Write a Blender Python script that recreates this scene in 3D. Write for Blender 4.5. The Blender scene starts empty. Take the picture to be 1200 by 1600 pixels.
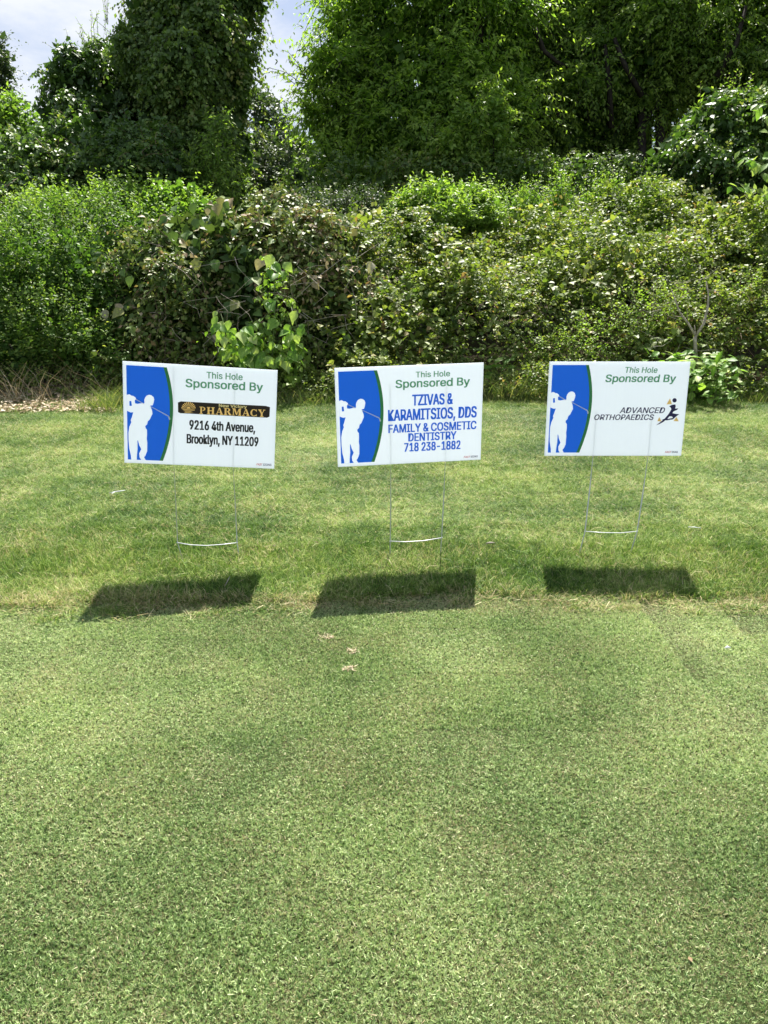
import bpy, math, random
import numpy as np
from mathutils import Matrix, Vector

random.seed(7)
RNG = np.random.default_rng(11)
R = math.radians
scene = bpy.context.scene
COL = scene.collection

# ------------------------------------------------------------------ camera, light, exposure
CAM_H = 1.28
cam_data = bpy.data.cameras.new('camera')
cam = bpy.data.objects.new('camera', cam_data)
COL.objects.link(cam)
cam.location = (0, 0, CAM_H)
cam.rotation_euler = (R(90 - 19), 0, 0)
cam_data.sensor_fit = 'VERTICAL'
cam_data.sensor_height = 24.0
cam_data.lens = 18.0
cam_data.clip_start = 0.05
cam_data.clip_end = 2000
scene.camera = cam

SUN_EL, SUN_AZ = 55.0, 7.0          # azimuth measured from +Y towards +X
world = bpy.data.worlds.new('World')
scene.world = world
world.use_nodes = True
wt = world.node_tree
wt.nodes.clear()
w_out = wt.nodes.new('ShaderNodeOutputWorld')
w_bg = wt.nodes.new('ShaderNodeBackground')
w_bg.inputs['Strength'].default_value = 0.10
sky = wt.nodes.new('ShaderNodeTexSky')
sky.sky_type = 'NISHITA'
sky.sun_disc = False
sky.sun_elevation = R(SUN_EL)
sky.sun_rotation = R(SUN_AZ)
sky.air_density = 1.0
sky.dust_density = 1.5
w_tc = wt.nodes.new('ShaderNodeTexCoord')
w_map = wt.nodes.new('ShaderNodeMapping')
w_map.inputs['Scale'].default_value = (1.0, 1.0, 2.4)
w_map.inputs['Location'].default_value = (0.3, 0.1, 0.35)
w_n = wt.nodes.new('ShaderNodeTexNoise')
w_n.inputs['Scale'].default_value = 4.6
w_n.inputs['Detail'].default_value = 9
w_n.inputs['Roughness'].default_value = 0.58
w_r = wt.nodes.new('ShaderNodeValToRGB')
w_r.color_ramp.elements[0].position = 0.46
w_r.color_ramp.elements[0].color = (0.0, 0.0, 0.0, 1)
w_r.color_ramp.elements[1].position = 0.66
w_r.color_ramp.elements[1].color = (1, 1, 1, 1)
w_mix = wt.nodes.new('ShaderNodeMixRGB')
w_mix.inputs['Color2'].default_value = (3.3, 3.45, 3.7, 1)      # bright thin cloud
L = wt.links.new
L(w_tc.outputs['Generated'], w_map.inputs['Vector'])
L(w_map.outputs['Vector'], w_n.inputs['Vector'])
L(w_n.outputs['Fac'], w_r.inputs['Fac'])
L(w_r.outputs['Color'], w_mix.inputs['Fac'])
w_thin = wt.nodes.new('ShaderNodeMixRGB')           # thin high haze over the whole sky
w_thin.inputs['Fac'].default_value = 0.88
w_thin.inputs['Color2'].default_value = (1.7, 2.0, 2.75, 1)
L(sky.outputs['Color'], w_thin.inputs['Color1'])
L(w_thin.outputs['Color'], w_mix.inputs['Color1'])
L(w_mix.outputs['Color'], w_bg.inputs['Color'])
L(w_bg.outputs['Background'], w_out.inputs['Surface'])

sun_d = bpy.data.lights.new('sun', 'SUN')
sun_d.energy = 5.0
sun_d.angle = R(0.5)
sun_d.color = (1.0, 0.955, 0.88)
sun = bpy.data.objects.new('sun', sun_d)
COL.objects.link(sun)
sd = Vector((math.sin(R(SUN_AZ)) * math.cos(R(SUN_EL)), math.cos(R(SUN_AZ)) * math.cos(R(SUN_EL)), math.sin(R(SUN_EL))))
sun.rotation_euler = sd.to_track_quat('Z', 'Y').to_euler()
sun.location = sd * 60

scene.view_settings.view_transform = 'Standard'
scene.view_settings.look = 'None'
scene.view_settings.gamma = 1
scene.view_settings.use_curve_mapping = False
scene.view_settings.exposure = 1.5
scene.render.engine = 'CYCLES'
scene.cycles.max_bounces = 7
scene.cycles.diffuse_bounces = 4
scene.cycles.glossy_bounces = 2
scene.cycles.transmission_bounces = 5
scene.cycles.sample_clamp_indirect = 6

# ------------------------------------------------------------------ helpers
def props(o, label=None, cat=None, group=None, kind=None):
    if label: o['label'] = label
    if cat: o['category'] = cat
    if group: o['group'] = group
    if kind: o['kind'] = kind
    return o

def empty(name, loc, label, cat, group=None):
    o = bpy.data.objects.new(name, None)
    o.empty_display_size = 0.1
    COL.objects.link(o)
    o.location = loc
    return props(o, label, cat, group)

def link(name, me, parent=None, mats=()):
    o = bpy.data.objects.new(name, me)
    COL.objects.link(o)
    for m in mats:
        if m.name not in [x.name for x in me.materials if x]:
            me.materials.append(m)
    if parent is not None:
        o.parent = parent
        if parent.type == 'EMPTY':
            o.matrix_parent_inverse = Matrix.Translation(parent.location).inverted()
    return o

base_link = link

TH = R(19)
def at(px, py, Y):
    """world point seen at photo pixel (px,py) in the vertical plane y = Y (survey of the photo)"""
    a = (px - 600) / 1200.0
    b = (800 - py) / 1200.0
    dy = math.cos(TH) + b * math.sin(TH)
    dz = -math.sin(TH) + b * math.cos(TH)
    t = Y / dy
    return Vector((a * t, Y, CAM_H + dz * t))

def on_ground(px, py, z=0.0):
    a = (px - 600) / 1200.0
    b = (800 - py) / 1200.0
    dy = math.cos(TH) + b * math.sin(TH)
    dz = -math.sin(TH) + b * math.cos(TH)
    t = (z - CAM_H) / dz
    return Vector((a * t, dy * t, z))

def wob(x, y, s=1.0, ph=0.0):
    """cheap smooth noise, about -1..1, works on arrays"""
    return (np.sin(x * 1.7 * s + y * 0.9 * s + ph) + np.sin(x * -0.8 * s + y * 2.1 * s + 1.7 + ph * 2.1)
            + np.sin(x * 3.1 * s + 0.7 + ph * 1.3) * np.sin(y * 2.7 * s + 2.2 + ph)) / 2.6

# ------------------------------------------------------------------ materials
def new_mat(name):
    m = bpy.data.materials.new(name)
    m.use_nodes = True
    nt = m.node_tree
    nt.nodes.clear()
    out = nt.nodes.new('ShaderNodeOutputMaterial')
    return m, nt, out

def ramp(nt, stops, interp='LINEAR'):
    r = nt.nodes.new('ShaderNodeValToRGB')
    r.color_ramp.interpolation = interp
    el = r.color_ramp.elements
    el[0].position, el[0].color = stops[0][0], (*stops[0][1], 1)
    el[1].position, el[1].color = stops[-1][0], (*stops[-1][1], 1)
    for p, c in stops[1:-1]:
        e = el.new(p)
        e.color = (*c, 1)
    return r

def math_node(nt, op, a=None, b=None, av=0.0, bv=0.0, clamp=False):
    n = nt.nodes.new('ShaderNodeMath')
    n.operation = op
    n.use_clamp = clamp
    n.inputs[0].default_value = av
    n.inputs[1].default_value = bv
    if a is not None: nt.links.new(a, n.inputs[0])
    if b is not None: nt.links.new(b, n.inputs[1])
    return n.outputs[0]

def leaf_material(name, stops, patch=0.25, patch_scale=0.8, trans=0.4, rough=0.5, spec=0.28, objrand=False, tint=(1.25, 1.35, 0.55)):
    """thin leaf: colour from the leaf's own random number, shifted by broad patches; light also passes through"""
    m, nt, out = new_mat(name)
    geo = nt.nodes.new('ShaderNodeNewGeometry')
    if objrand:
        oi = nt.nodes.new('ShaderNodeObjectInfo')
        rnd = oi.outputs['Random']
    else:
        at_ = nt.nodes.new('ShaderNodeAttribute')
        at_.attribute_name = 'rnd'
        rnd = at_.outputs['Fac']
    no = nt.nodes.new('ShaderNodeTexNoise')
    no.inputs['Scale'].default_value = patch_scale
    no.inputs['Detail'].default_value = 4
    nt.links.new(geo.outputs['Position'], no.inputs['Vector'])
    sh = math_node(nt, 'MULTIPLY_ADD', no.outputs['Fac'], None, bv=patch * 2)
    sh.node.inputs[2].default_value = -patch
    v = math_node(nt, 'ADD', rnd, sh, clamp=True)
    rp = ramp(nt, stops)
    nt.links.new(v, rp.inputs['Fac'])
    col = rp.outputs['Color']
    if objrand:      # veins and mottling that can be seen on big leaves
        n2 = nt.nodes.new('ShaderNodeTexNoise')
        n2.inputs['Scale'].default_value = 60
        n2.inputs['Detail'].default_value = 3
        nt.links.new(geo.outputs['Position'], n2.inputs['Vector'])
        mm = nt.nodes.new('ShaderNodeMixRGB')
        mm.blend_type = 'MULTIPLY'
        mm.inputs['Fac'].default_value = 0.5
        rr = ramp(nt, [(0.3, (0.55, 0.6, 0.5)), (0.65, (1.2, 1.15, 1.1))])
        nt.links.new(n2.outputs['Fac'], rr.inputs['Fac'])
        nt.links.new(col, mm.inputs['Color1'])
        nt.links.new(rr.outputs['Color'], mm.inputs['Color2'])
        col = mm.outputs['Color']
    p = nt.nodes.new('ShaderNodeBsdfPrincipled')
    p.inputs['Roughness'].default_value = rough
    p.inputs['Specular IOR Level'].default_value = spec
    nt.links.new(col, p.inputs['Base Color'])
    tr = nt.nodes.new('ShaderNodeBsdfTranslucent')
    tm = nt.nodes.new('ShaderNodeMixRGB')
    tm.blend_type = 'MULTIPLY'
    tm.inputs['Fac'].default_value = 1
    tm.inputs['Color2'].default_value = (*tint, 1)
    nt.links.new(col, tm.inputs['Color1'])
    nt.links.new(tm.outputs['Color'], tr.inputs['Color'])
    mx = nt.nodes.new('ShaderNodeMixShader')
    mx.inputs['Fac'].default_value = trans
    nt.links.new(p.outputs[0], mx.inputs[1])
    nt.links.new(tr.outputs[0], mx.inputs[2])
    nt.links.new(mx.outputs[0], out.inputs['Surface'])
    return m

def plain(name, color, rough=0.7, spec=0.3, metal=0.0, noise=None):
    m, nt, out = new_mat(name)
    p = nt.nodes.new('ShaderNodeBsdfPrincipled')
    p.inputs['Base Color'].default_value = (*color, 1)
    p.inputs['Roughness'].default_value = rough
    p.inputs['Specular IOR Level'].default_value = spec
    p.inputs['Metallic'].default_value = metal
    if noise:
        tc = nt.nodes.new('ShaderNodeNewGeometry')
        n = nt.nodes.new('ShaderNodeTexNoise')
        n.inputs['Scale'].default_value = noise[0]
        n.inputs['Detail'].default_value = 5
        nt.links.new(tc.outputs['Position'], n.inputs['Vector'])
        r = ramp(nt, [(0.3, noise[1]), (0.7, noise[2])])
        nt.links.new(n.outputs['Fac'], r.inputs['Fac'])
        nt.links.new(r.outputs['Color'], p.inputs['Base Color'])
        b = nt.nodes.new('ShaderNodeBump')
        b.inputs['Strength'].default_value = 0.5
        b.inputs['Distance'].default_value = 0.01
        nt.links.new(n.outputs['Fac'], b.inputs['Height'])
        nt.links.new(b.outputs['Normal'], p.inputs['Normal'])
    nt.links.new(p.outputs[0], out.inputs['Surface'])
    return m

def sheet_material(name, color, trans=0.5, rough=0.45, spec=0.35, grain=True):
    """thin printed plastic sheet that lets daylight through; faint flute lines of the corrugated board"""
    m, nt, out = new_mat(name)
    p = nt.nodes.new('ShaderNodeBsdfPrincipled')
    p.inputs['Roughness'].default_value = rough
    p.inputs['Specular IOR Level'].default_value = spec
    p.inputs['Base Color'].default_value = (*color, 1)
    tr = nt.nodes.new('ShaderNodeBsdfTranslucent')
    tr.inputs['Color'].default_value = (*color, 1)
    if grain:
        tc = nt.nodes.new('ShaderNodeTexCoord')
        mp = nt.nodes.new('ShaderNodeMapping')
        mp.inputs['Scale'].default_value = (1, 1, 0.02)
        n = nt.nodes.new('ShaderNodeTexNoise')
        n.inputs['Scale'].default_value = 160
        n.inputs['Detail'].default_value = 2
        nt.links.new(tc.outputs['Object'], mp.inputs['Vector'])
        nt.links.new(mp.outputs['Vector'], n.inputs['Vector'])
        mr = ramp(nt, [(0.3, tuple(c * 0.992 for c in color)), (0.7, tuple(min(1, c * 1.005) for c in color))])
        nt.links.new(n.outputs['Fac'], mr.inputs['Fac'])
        nt.links.new(mr.outputs['Color'], p.inputs['Base Color'])
        nt.links.new(mr.outputs['Color'], tr.inputs['Color'])
    mx = nt.nodes.new('ShaderNodeMixShader')
    mx.inputs['Fac'].default_value = trans
    nt.links.new(p.outputs[0], mx.inputs[1])
    nt.links.new(tr.outputs[0], mx.inputs[2])
    nt.links.new(mx.outputs[0], out.inputs['Surface'])
    return m

def xcoord(nt):
    geo = nt.nodes.new('ShaderNodeNewGeometry')
    sx = nt.nodes.new('ShaderNodeSeparateXYZ')
    nt.links.new(geo.outputs['Position'], sx.inputs[0])
    return geo, sx

def grass_material(name, stops, dead, patch=0.3, edge=False, blotch=2.2, trans=0.3):
    """blades: own random colour + patches of dry growth in world space"""
    m, nt, out = new_mat(name)
    geo, sx = xcoord(nt)
    at_ = nt.nodes.new('ShaderNodeAttribute')
    at_.attribute_name = 'rnd'
    n1 = nt.nodes.new('ShaderNodeTexNoise')
    n1.inputs['Scale'].default_value = blotch
    n1.inputs['Detail'].default_value = 5
    n1.inputs['Roughness'].default_value = 0.65
    nt.links.new(geo.outputs['Position'], n1.inputs['Vector'])
    rp = ramp(nt, stops)
    n0 = nt.nodes.new('ShaderNodeTexNoise')
    n0.inputs['Scale'].default_value = 1.3
    n0.inputs['Detail'].default_value = 3
    nt.links.new(geo.outputs['Position'], n0.inputs['Vector'])
    sh = math_node(nt, 'MULTIPLY_ADD', n0.outputs['Fac'], None, bv=1.25)
    sh.node.inputs[2].default_value = -0.62
    v = math_node(nt, 'ADD', at_.outputs['Fac'], sh, clamp=True)
    nt.links.new(v, rp.inputs['Fac'])
    # share of dead blades: where (second random) < patch level
    at2 = nt.nodes.new('ShaderNodeAttribute')
    at2.attribute_name = 'rnd2'
    lev = nt.nodes.new('ShaderNodeMapRange')
    lev.inputs['From Min'].default_value = 0.42
    lev.inputs['From Max'].default_value = 0.72
    lev.inputs['To Min'].default_value = 0.03
    lev.inputs['To Max'].default_value = 0.03 + patch
    nt.links.new(n1.outputs['Fac'], lev.inputs['Value'])
    lv = lev.outputs[0]
    # scalped dry strip along the mowing edge
    d = math_node(nt, 'SUBTRACT', sx.outputs['Y'], None, bv=2.63)
    n3 = nt.nodes.new('ShaderNodeTexNoise')
    n3.inputs['Scale'].default_value = 3.5
    nt.links.new(geo.outputs['Position'], n3.inputs['Vector'])
    d2 = math_node(nt, 'MULTIPLY_ADD', n3.outputs['Fac'], None, bv=0.24)
    nt.links.new(d, d2.node.inputs[2])
    d3 = math_node(nt, 'SUBTRACT', d2, None, bv=0.12)
    d4 = math_node(nt, 'ABSOLUTE', d3)
    mr = nt.nodes.new('ShaderNodeMapRange')
    mr.inputs['From Min'].default_value = 0.02
    mr.inputs['From Max'].default_value = 0.10
    mr.inputs['To Min'].default_value = 0.32
    mr.inputs['To Max'].default_value = 0.0
    nt.links.new(d4, mr.inputs['Value'])
    lv = math_node(nt, 'ADD', lv, mr.outputs[0])
    isdead = math_node(nt, 'LESS_THAN', at2.outputs['Fac'], lv)
    mx = nt.nodes.new('ShaderNodeMixRGB')
    dr = ramp(nt, dead)
    nt.links.new(at_.outputs['Fac'], dr.inputs['Fac'])
    nt.links.new(isdead, mx.inputs['Fac'])
    nt.links.new(rp.outputs['Color'], mx.inputs['Color1'])
    nt.links.new(dr.outputs['Color'], mx.inputs['Color2'])
    p = nt.nodes.new('ShaderNodeBsdfPrincipled')
    p.inputs['Roughness'].default_value = 0.55
    p.inputs['Specular IOR Level'].default_value = 0.25
    nt.links.new(mx.outputs[0], p.inputs['Base Color'])
    tr = nt.nodes.new('ShaderNodeBsdfTranslucent')
    tm = nt.nodes.new('ShaderNodeMixRGB')
    tm.blend_type = 'MULTIPLY'
    tm.inputs['Fac'].default_value = 1
    tm.inputs['Color2'].default_value = (1.1, 1.15, 0.8, 1)
    nt.links.new(mx.outputs[0], tm.inputs['Color1'])
    nt.links.new(tm.outputs['Color'], tr.inputs['Color'])
    ms = nt.nodes.new('ShaderNodeMixShader')
    ms.inputs['Fac'].default_value = trans
    nt.links.new(p.outputs[0], ms.inputs[1])
    nt.links.new(tr.outputs[0], ms.inputs[2])
    nt.links.new(ms.outputs[0], out.inputs['Surface'])
    return m

def ground_material():
    m, nt, out = new_mat('turf_and_soil')
    geo, sx = xcoord(nt)
    n = nt.nodes.new('ShaderNodeTexNoise')
    n.inputs['Scale'].default_value = 90
    n.inputs['Detail'].default_value = 6
    nt.links.new(geo.outputs['Position'], n.inputs['Vector'])
    g = ramp(nt, [(0.3, (0.015, 0.02, 0.006)), (0.55, (0.045, 0.055, 0.018)), (0.75, (0.13, 0.11, 0.06))])
    nt.links.new(n.outputs['Fac'], g.inputs['Fac'])
    s = ramp(nt, [(0.35, (0.03, 0.026, 0.014)), (0.7, (0.09, 0.075, 0.04))])
    nt.links.new(n.outputs['Fac'], s.inputs['Fac'])
    mr = nt.nodes.new('ShaderNodeMapRange')
    mr.inputs['From Min'].default_value = 6.2
    mr.inputs['From Max'].default_value = 6.8
    nt.links.new(sx.outputs['Y'], mr.inputs['Value'])
    mx = nt.nodes.new('ShaderNodeMixRGB')
    nt.links.new(mr.outputs[0], mx.inputs['Fac'])
    nt.links.new(g.outputs['Color'], mx.inputs['Color1'])
    nt.links.new(s.outputs['Color'], mx.inputs['Color2'])
    p = nt.nodes.new('ShaderNodeBsdfPrincipled')
    p.inputs['Roughness'].default_value = 0.95
    p.inputs['Specular IOR Level'].default_value = 0.1
    nt.links.new(mx.outputs[0], p.inputs['Base Color'])
    b = nt.nodes.new('ShaderNodeBump')
    b.inputs['Distance'].default_value = 0.01
    nt.links.new(n.outputs['Fac'], b.inputs['Height'])
    nt.links.new(b.outputs['Normal'], p.inputs['Normal'])
    nt.links.new(p.outputs[0], out.inputs['Surface'])
    return m

M = {}
M['ground'] = ground_material()
M['fairway'] = grass_material('fairway_blades',
    [(0.0, (0.055, 0.105, 0.033)), (0.3, (0.155, 0.26, 0.08)), (0.6, (0.36, 0.48, 0.19)), (1.0, (0.72, 0.78, 0.44))],
    [(0.0, (0.42, 0.34, 0.19)), (1.0, (0.60, 0.54, 0.36))], patch=0.32, blotch=4.0)
M['rough'] = grass_material('rough_blades',
    [(0.0, (0.025, 0.07, 0.008)), (0.4, (0.085, 0.175, 0.022)), (0.7, (0.20, 0.31, 0.045)), (1.0, (0.50, 0.56, 0.20))],
    [(0.0, (0.40, 0.31, 0.14)), (1.0, (0.62, 0.55, 0.33))], patch=0.26, blotch=2.6)
M['tall_grass'] = leaf_material('tall_grass_blades', [(0, (0.06, 0.11, 0.03)), (0.6, (0.16, 0.22, 0.06)), (1, (0.42, 0.38, 0.19))], trans=0.4)
M['straw'] = leaf_material('straw', [(0, (0.22, 0.15, 0.08)), (0.6, (0.45, 0.36, 0.22)), (1, (0.62, 0.54, 0.38))], trans=0.2, tint=(1, 1, 1))
M['dead_leaf'] = leaf_material('dead_leaf', [(0, (0.10, 0.05, 0.03)), (0.5, (0.28, 0.16, 0.08)), (1, (0.48, 0.33, 0.18))], trans=0.25, tint=(1, 0.9, 0.7))
M['bark'] = plain('bark', (0.04, 0.03, 0.025), 0.9, 0.1, noise=(14, (0.012, 0.01, 0.008), (0.05, 0.042, 0.034)))
M['pale_twig'] = plain('pale_twig', (0.3, 0.25, 0.2), 0.8, 0.2, noise=(40, (0.22, 0.18, 0.14), (0.48, 0.42, 0.36)))
M['green_stem'] = plain('green_stem', (0.10, 0.14, 0.04), 0.6, 0.3)
M['brown_stem'] = plain('brown_stem', (0.15, 0.10, 0.065), 0.8, 0.2, noise=(30, (0.10, 0.065, 0.04), (0.30, 0.22, 0.14)))
M['nettle'] = leaf_material('nettle_leaf', [(0, (0.05, 0.11, 0.02)), (0.4, (0.10, 0.19, 0.035)), (0.8, (0.19, 0.28, 0.055)), (1, (0.33, 0.37, 0.11))], trans=0.42)
M['bright'] = leaf_material('bright_leaf', [(0, (0.09, 0.18, 0.03)), (0.5, (0.17, 0.29, 0.05)), (1, (0.30, 0.40, 0.08))], trans=0.45)
M['bramble'] = leaf_material('bramble_leaf', [(0, (0.045, 0.095, 0.02)), (0.45, (0.12, 0.18, 0.035)), (0.8, (0.24, 0.29, 0.07)), (0.93, (0.36, 0.36, 0.13)), (1, (0.30, 0.19, 0.09))], patch=0.3, patch_scale=1.3, trans=0.4, rough=0.5, spec=0.3)
M['withered'] = leaf_material('withered_leaf', [(0, (0.04, 0.085, 0.02)), (0.5, (0.11, 0.17, 0.036)), (0.8, (0.24, 0.28, 0.075)), (0.86, (0.22, 0.15, 0.07)), (0.94, (0.30, 0.21, 0.12)), (1, (0.40, 0.33, 0.21))], patch=0.35, patch_scale=1.5, trans=0.3, tint=(1.1, 1.05, 0.7))
M['ivy'] = leaf_material('vine_leaf', [(0, (0.05, 0.10, 0.026)), (0.5, (0.10, 0.17, 0.04)), (0.9, (0.19, 0.27, 0.065)), (1, (0.24, 0.24, 0.08))], trans=0.4, rough=0.45, spec=0.3)
M['ivy_lit'] = leaf_material('ivy_mound_leaf', [(0, (0.04, 0.085, 0.02)), (0.5, (0.08, 0.15, 0.034)), (0.9, (0.16, 0.24, 0.055)), (1, (0.30, 0.32, 0.10))], trans=0.35, rough=0.45, spec=0.32)
M['tree_light'] = leaf_material('light_tree_leaf', [(0, (0.08, 0.16, 0.028)), (0.5, (0.17, 0.29, 0.048)), (1, (0.33, 0.46, 0.08))], trans=0.58, patch_scale=0.5)
M['tree_dark'] = leaf_material('dark_tree_leaf', [(0, (0.07, 0.145, 0.028)), (0.5, (0.15, 0.25, 0.048)), (1, (0.30, 0.41, 0.08))], trans=0.58, patch_scale=0.5)
M['tree_far'] = leaf_material('far_tree_leaf', [(0, (0.04, 0.075, 0.03)), (0.5, (0.07, 0.11, 0.045)), (1, (0.11, 0.15, 0.07))], trans=0.3)
M['big_green'] = leaf_material('big_vine_leaf', [(0, (0.11, 0.23, 0.04)), (0.5, (0.22, 0.37, 0.07)), (1, (0.45, 0.54, 0.20))], patch=0.05, trans=0.45, objrand=True)
M['big_mixed'] = leaf_material('big_withering_leaf', [(0, (0.06, 0.12, 0.03)), (0.4, (0.14, 0.23, 0.05)), (0.7, (0.26, 0.32, 0.10)), (0.88, (0.30, 0.22, 0.11)), (1, (0.48, 0.44, 0.30))], patch=0.05, trans=0.3, objrand=True)
M['sheet'] = sheet_material('white_plastic_sheet', (0.83, 0.865, 0.92), 0.49)
M['ink_blue'] = sheet_material('blue_print', (0.018, 0.18, 0.82), 0.45)
M['ink_green'] = sheet_material('green_print', (0.045, 0.22, 0.075), 0.35)
M['ink_text_green'] = sheet_material('green_lettering', (0.13, 0.36, 0.20), 0.45, grain=False)
M['ink_white'] = sheet_material('white_print', (0.80, 0.82, 0.84), 0.45)
M['ink_royal'] = sheet_material('royal_blue_lettering', (0.03, 0.17, 0.78), 0.45, grain=False)
M['ink_black'] = sheet_material('black_lettering', (0.012, 0.012, 0.016), 0.1, grain=False)
M['ink_brown'] = sheet_material('dark_brown_plate', (0.025, 0.014, 0.010), 0.1, grain=False)
M['ink_gold'] = sheet_material('gold_lettering', (0.95, 0.63, 0.22), 0.5, grain=False)
M['ink_gold_over'] = sheet_material('gold_overprint', (1.0, 0.78, 0.36), 0.0, grain=False)  # gold lightened in place of the backlight the dark plate blocks
M['ink_navy'] = sheet_material('navy_lettering', (0.025, 0.022, 0.085), 0.15, grain=False)
M['ink_amber'] = sheet_material('amber_print', (0.86, 0.58, 0.20), 0.35, grain=False)
M['ink_red'] = sheet_material('red_lettering', (0.60, 0.03, 0.03), 0.3, grain=False)
M['wire'] = plain('galvanised_wire', (0.55, 0.56, 0.58), 0.38, 0.5, metal=0.85)
M['wire_bright'] = plain('bright_wire', (0.74, 0.74, 0.76), 0.45, 0.5, metal=0.25)

# ------------------------------------------------------------------ foliage engine
T_OVAL = (np.array([(0, 0, 0), (-.27, .42, .09), (0, 1, -.06), (.27, .42, .09)], float), [(0, 2, 1), (0, 3, 2)])
T_NARROW = (np.array([(0, 0, 0), (-.15, .42, .05), (0, 1, -.10), (.15, .42, .05)], float), [(0, 2, 1), (0, 3, 2)])
T_BROAD = (np.array([(0, 0, 0), (-.42, .30, .10), (-.26, .72, .03), (0, 1, -.14), (.26, .72, .03), (.42, .30, .10), (0, .5, -.02)], float),
           [(0, 6, 2, 1), (6, 3, 2), (0, 5, 4, 6), (6, 4, 3)])
T_BLADE = (np.array([(-.5, 0, 0), (.5, 0, 0), (.36, .55, .0), (-.36, .55, .0), (0, 1, 0)], float), [(0, 1, 2, 3), (3, 2, 4)])

def unit(v):
    return v / np.maximum(np.linalg.norm(v, axis=1, keepdims=True), 1e-9)

class Foliage:
    def __init__(self):
        self.V, self.LI, self.LT, self.RN, self.R2 = [], [], [], [], []
        self.n = 0
    def add(self, tmpl, P, D, N, size, width=1.0, rnd=None, rnd2=None, bend=None):
        tv, tf = tmpl
        n, k = len(P), len(tv)
        if n == 0: return
        D = unit(D)
        S = unit(np.cross(D, N))
        NN = np.cross(S, D)
        size = np.broadcast_to(np.asarray(size, float), (n,))[:, None, None]
        width = np.broadcast_to(np.asarray(width, float), (n,))[:, None, None]
        V = P[:, None, :] + size * (tv[None, :, 0:1] * width * S[:, None, :] + tv[None, :, 1:2] * D[:, None, :] + tv[None, :, 2:3] * NN[:, None, :])
        if bend is not None:     # pull tips down/aside
            V = V + (tv[None, :, 1:2] ** 2) * size * bend[:, None, :]
        self.V.append(V.reshape(-1, 3))
        base = self.n + np.arange(n)[:, None] * k
        flat = np.array([i for f in tf for i in f])
        self.LI.append((base + flat[None, :]).ravel())
        self.LT.append(np.tile([len(f) for f in tf], n))
        if rnd is None: rnd = RNG.random(n)
        if rnd2 is None: rnd2 = RNG.random(n)
        self.RN.append(np.repeat(rnd, k))
        self.R2.append(np.repeat(rnd2, k))
        self.n += n * k
    def mesh(self, name, mat):
        V = np.concatenate(self.V); LI = np.concatenate(self.LI); LT = np.concatenate(self.LT)
        me = bpy.data.meshes.new(name)
        me.vertices.add(len(V)); me.vertices.foreach_set('co', V.astype(np.float32).ravel())
        me.loops.add(len(LI)); me.loops.foreach_set('vertex_index', LI.astype(np.int32))
        me.polygons.add(len(LT))
        ls = np.concatenate([[0], np.cumsum(LT)[:-1]])
        me.polygons.foreach_set('loop_start', ls.astype(np.int32))
        me.polygons.foreach_set('loop_total', LT.astype(np.int32))
        me.update(calc_edges=True)
        for nm, A in (('rnd', self.RN), ('rnd2', self.R2)):
            a = me.attributes.new(nm, 'FLOAT', 'POINT')
            a.data.foreach_set('value', np.concatenate(A).astype(np.float32))
        me.materials.append(mat)
        return me

def rand_dirs(n):
    return unit(RNG.normal(size=(n, 3)))

def tubes(paths, sides=4):
    """paths: list of (points (m,3), radii (m,)) -> one mesh data of tapered tubes"""
    V, Fc = [], []
    for pts, rad in paths:
        pts = [Vector(p) for p in pts]
        b0 = len(V)
        m = len(pts)
        for i, p in enumerate(pts):
            t = (pts[min(i + 1, m - 1)] - pts[max(i - 1, 0)])
            t = t.normalized() if t.length > 1e-9 else Vector((0, 0, 1))
            a = t.orthogonal().normalized() if i == 0 else (a - t * a.dot(t)).normalized()
            b = t.cross(a)
            for k in range(sides):
                an = 2 * math.pi * k / sides
                V.append(p + (a * math.cos(an) + b * math.sin(an)) * rad[i])
        for i in range(m - 1):
            for k in range(sides):
                k2 = (k + 1) % sides
                Fc.append((b0 + i * sides + k, b0 + i * sides + k2, b0 + (i + 1) * sides + k2, b0 + (i + 1) * sides + k))
        Fc.append(tuple(b0 + k for k in reversed(range(sides))))
        Fc.append(tuple(b0 + (m - 1) * sides + k for k in range(sides)))
    me = bpy.data.meshes.new('tube')
    me.from_pydata([tuple(v) for v in V], [], Fc)
    if sides > 4:
        me.polygons.foreach_set('use_smooth', [True] * len(me.polygons))
    me.update()
    return me

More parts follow.
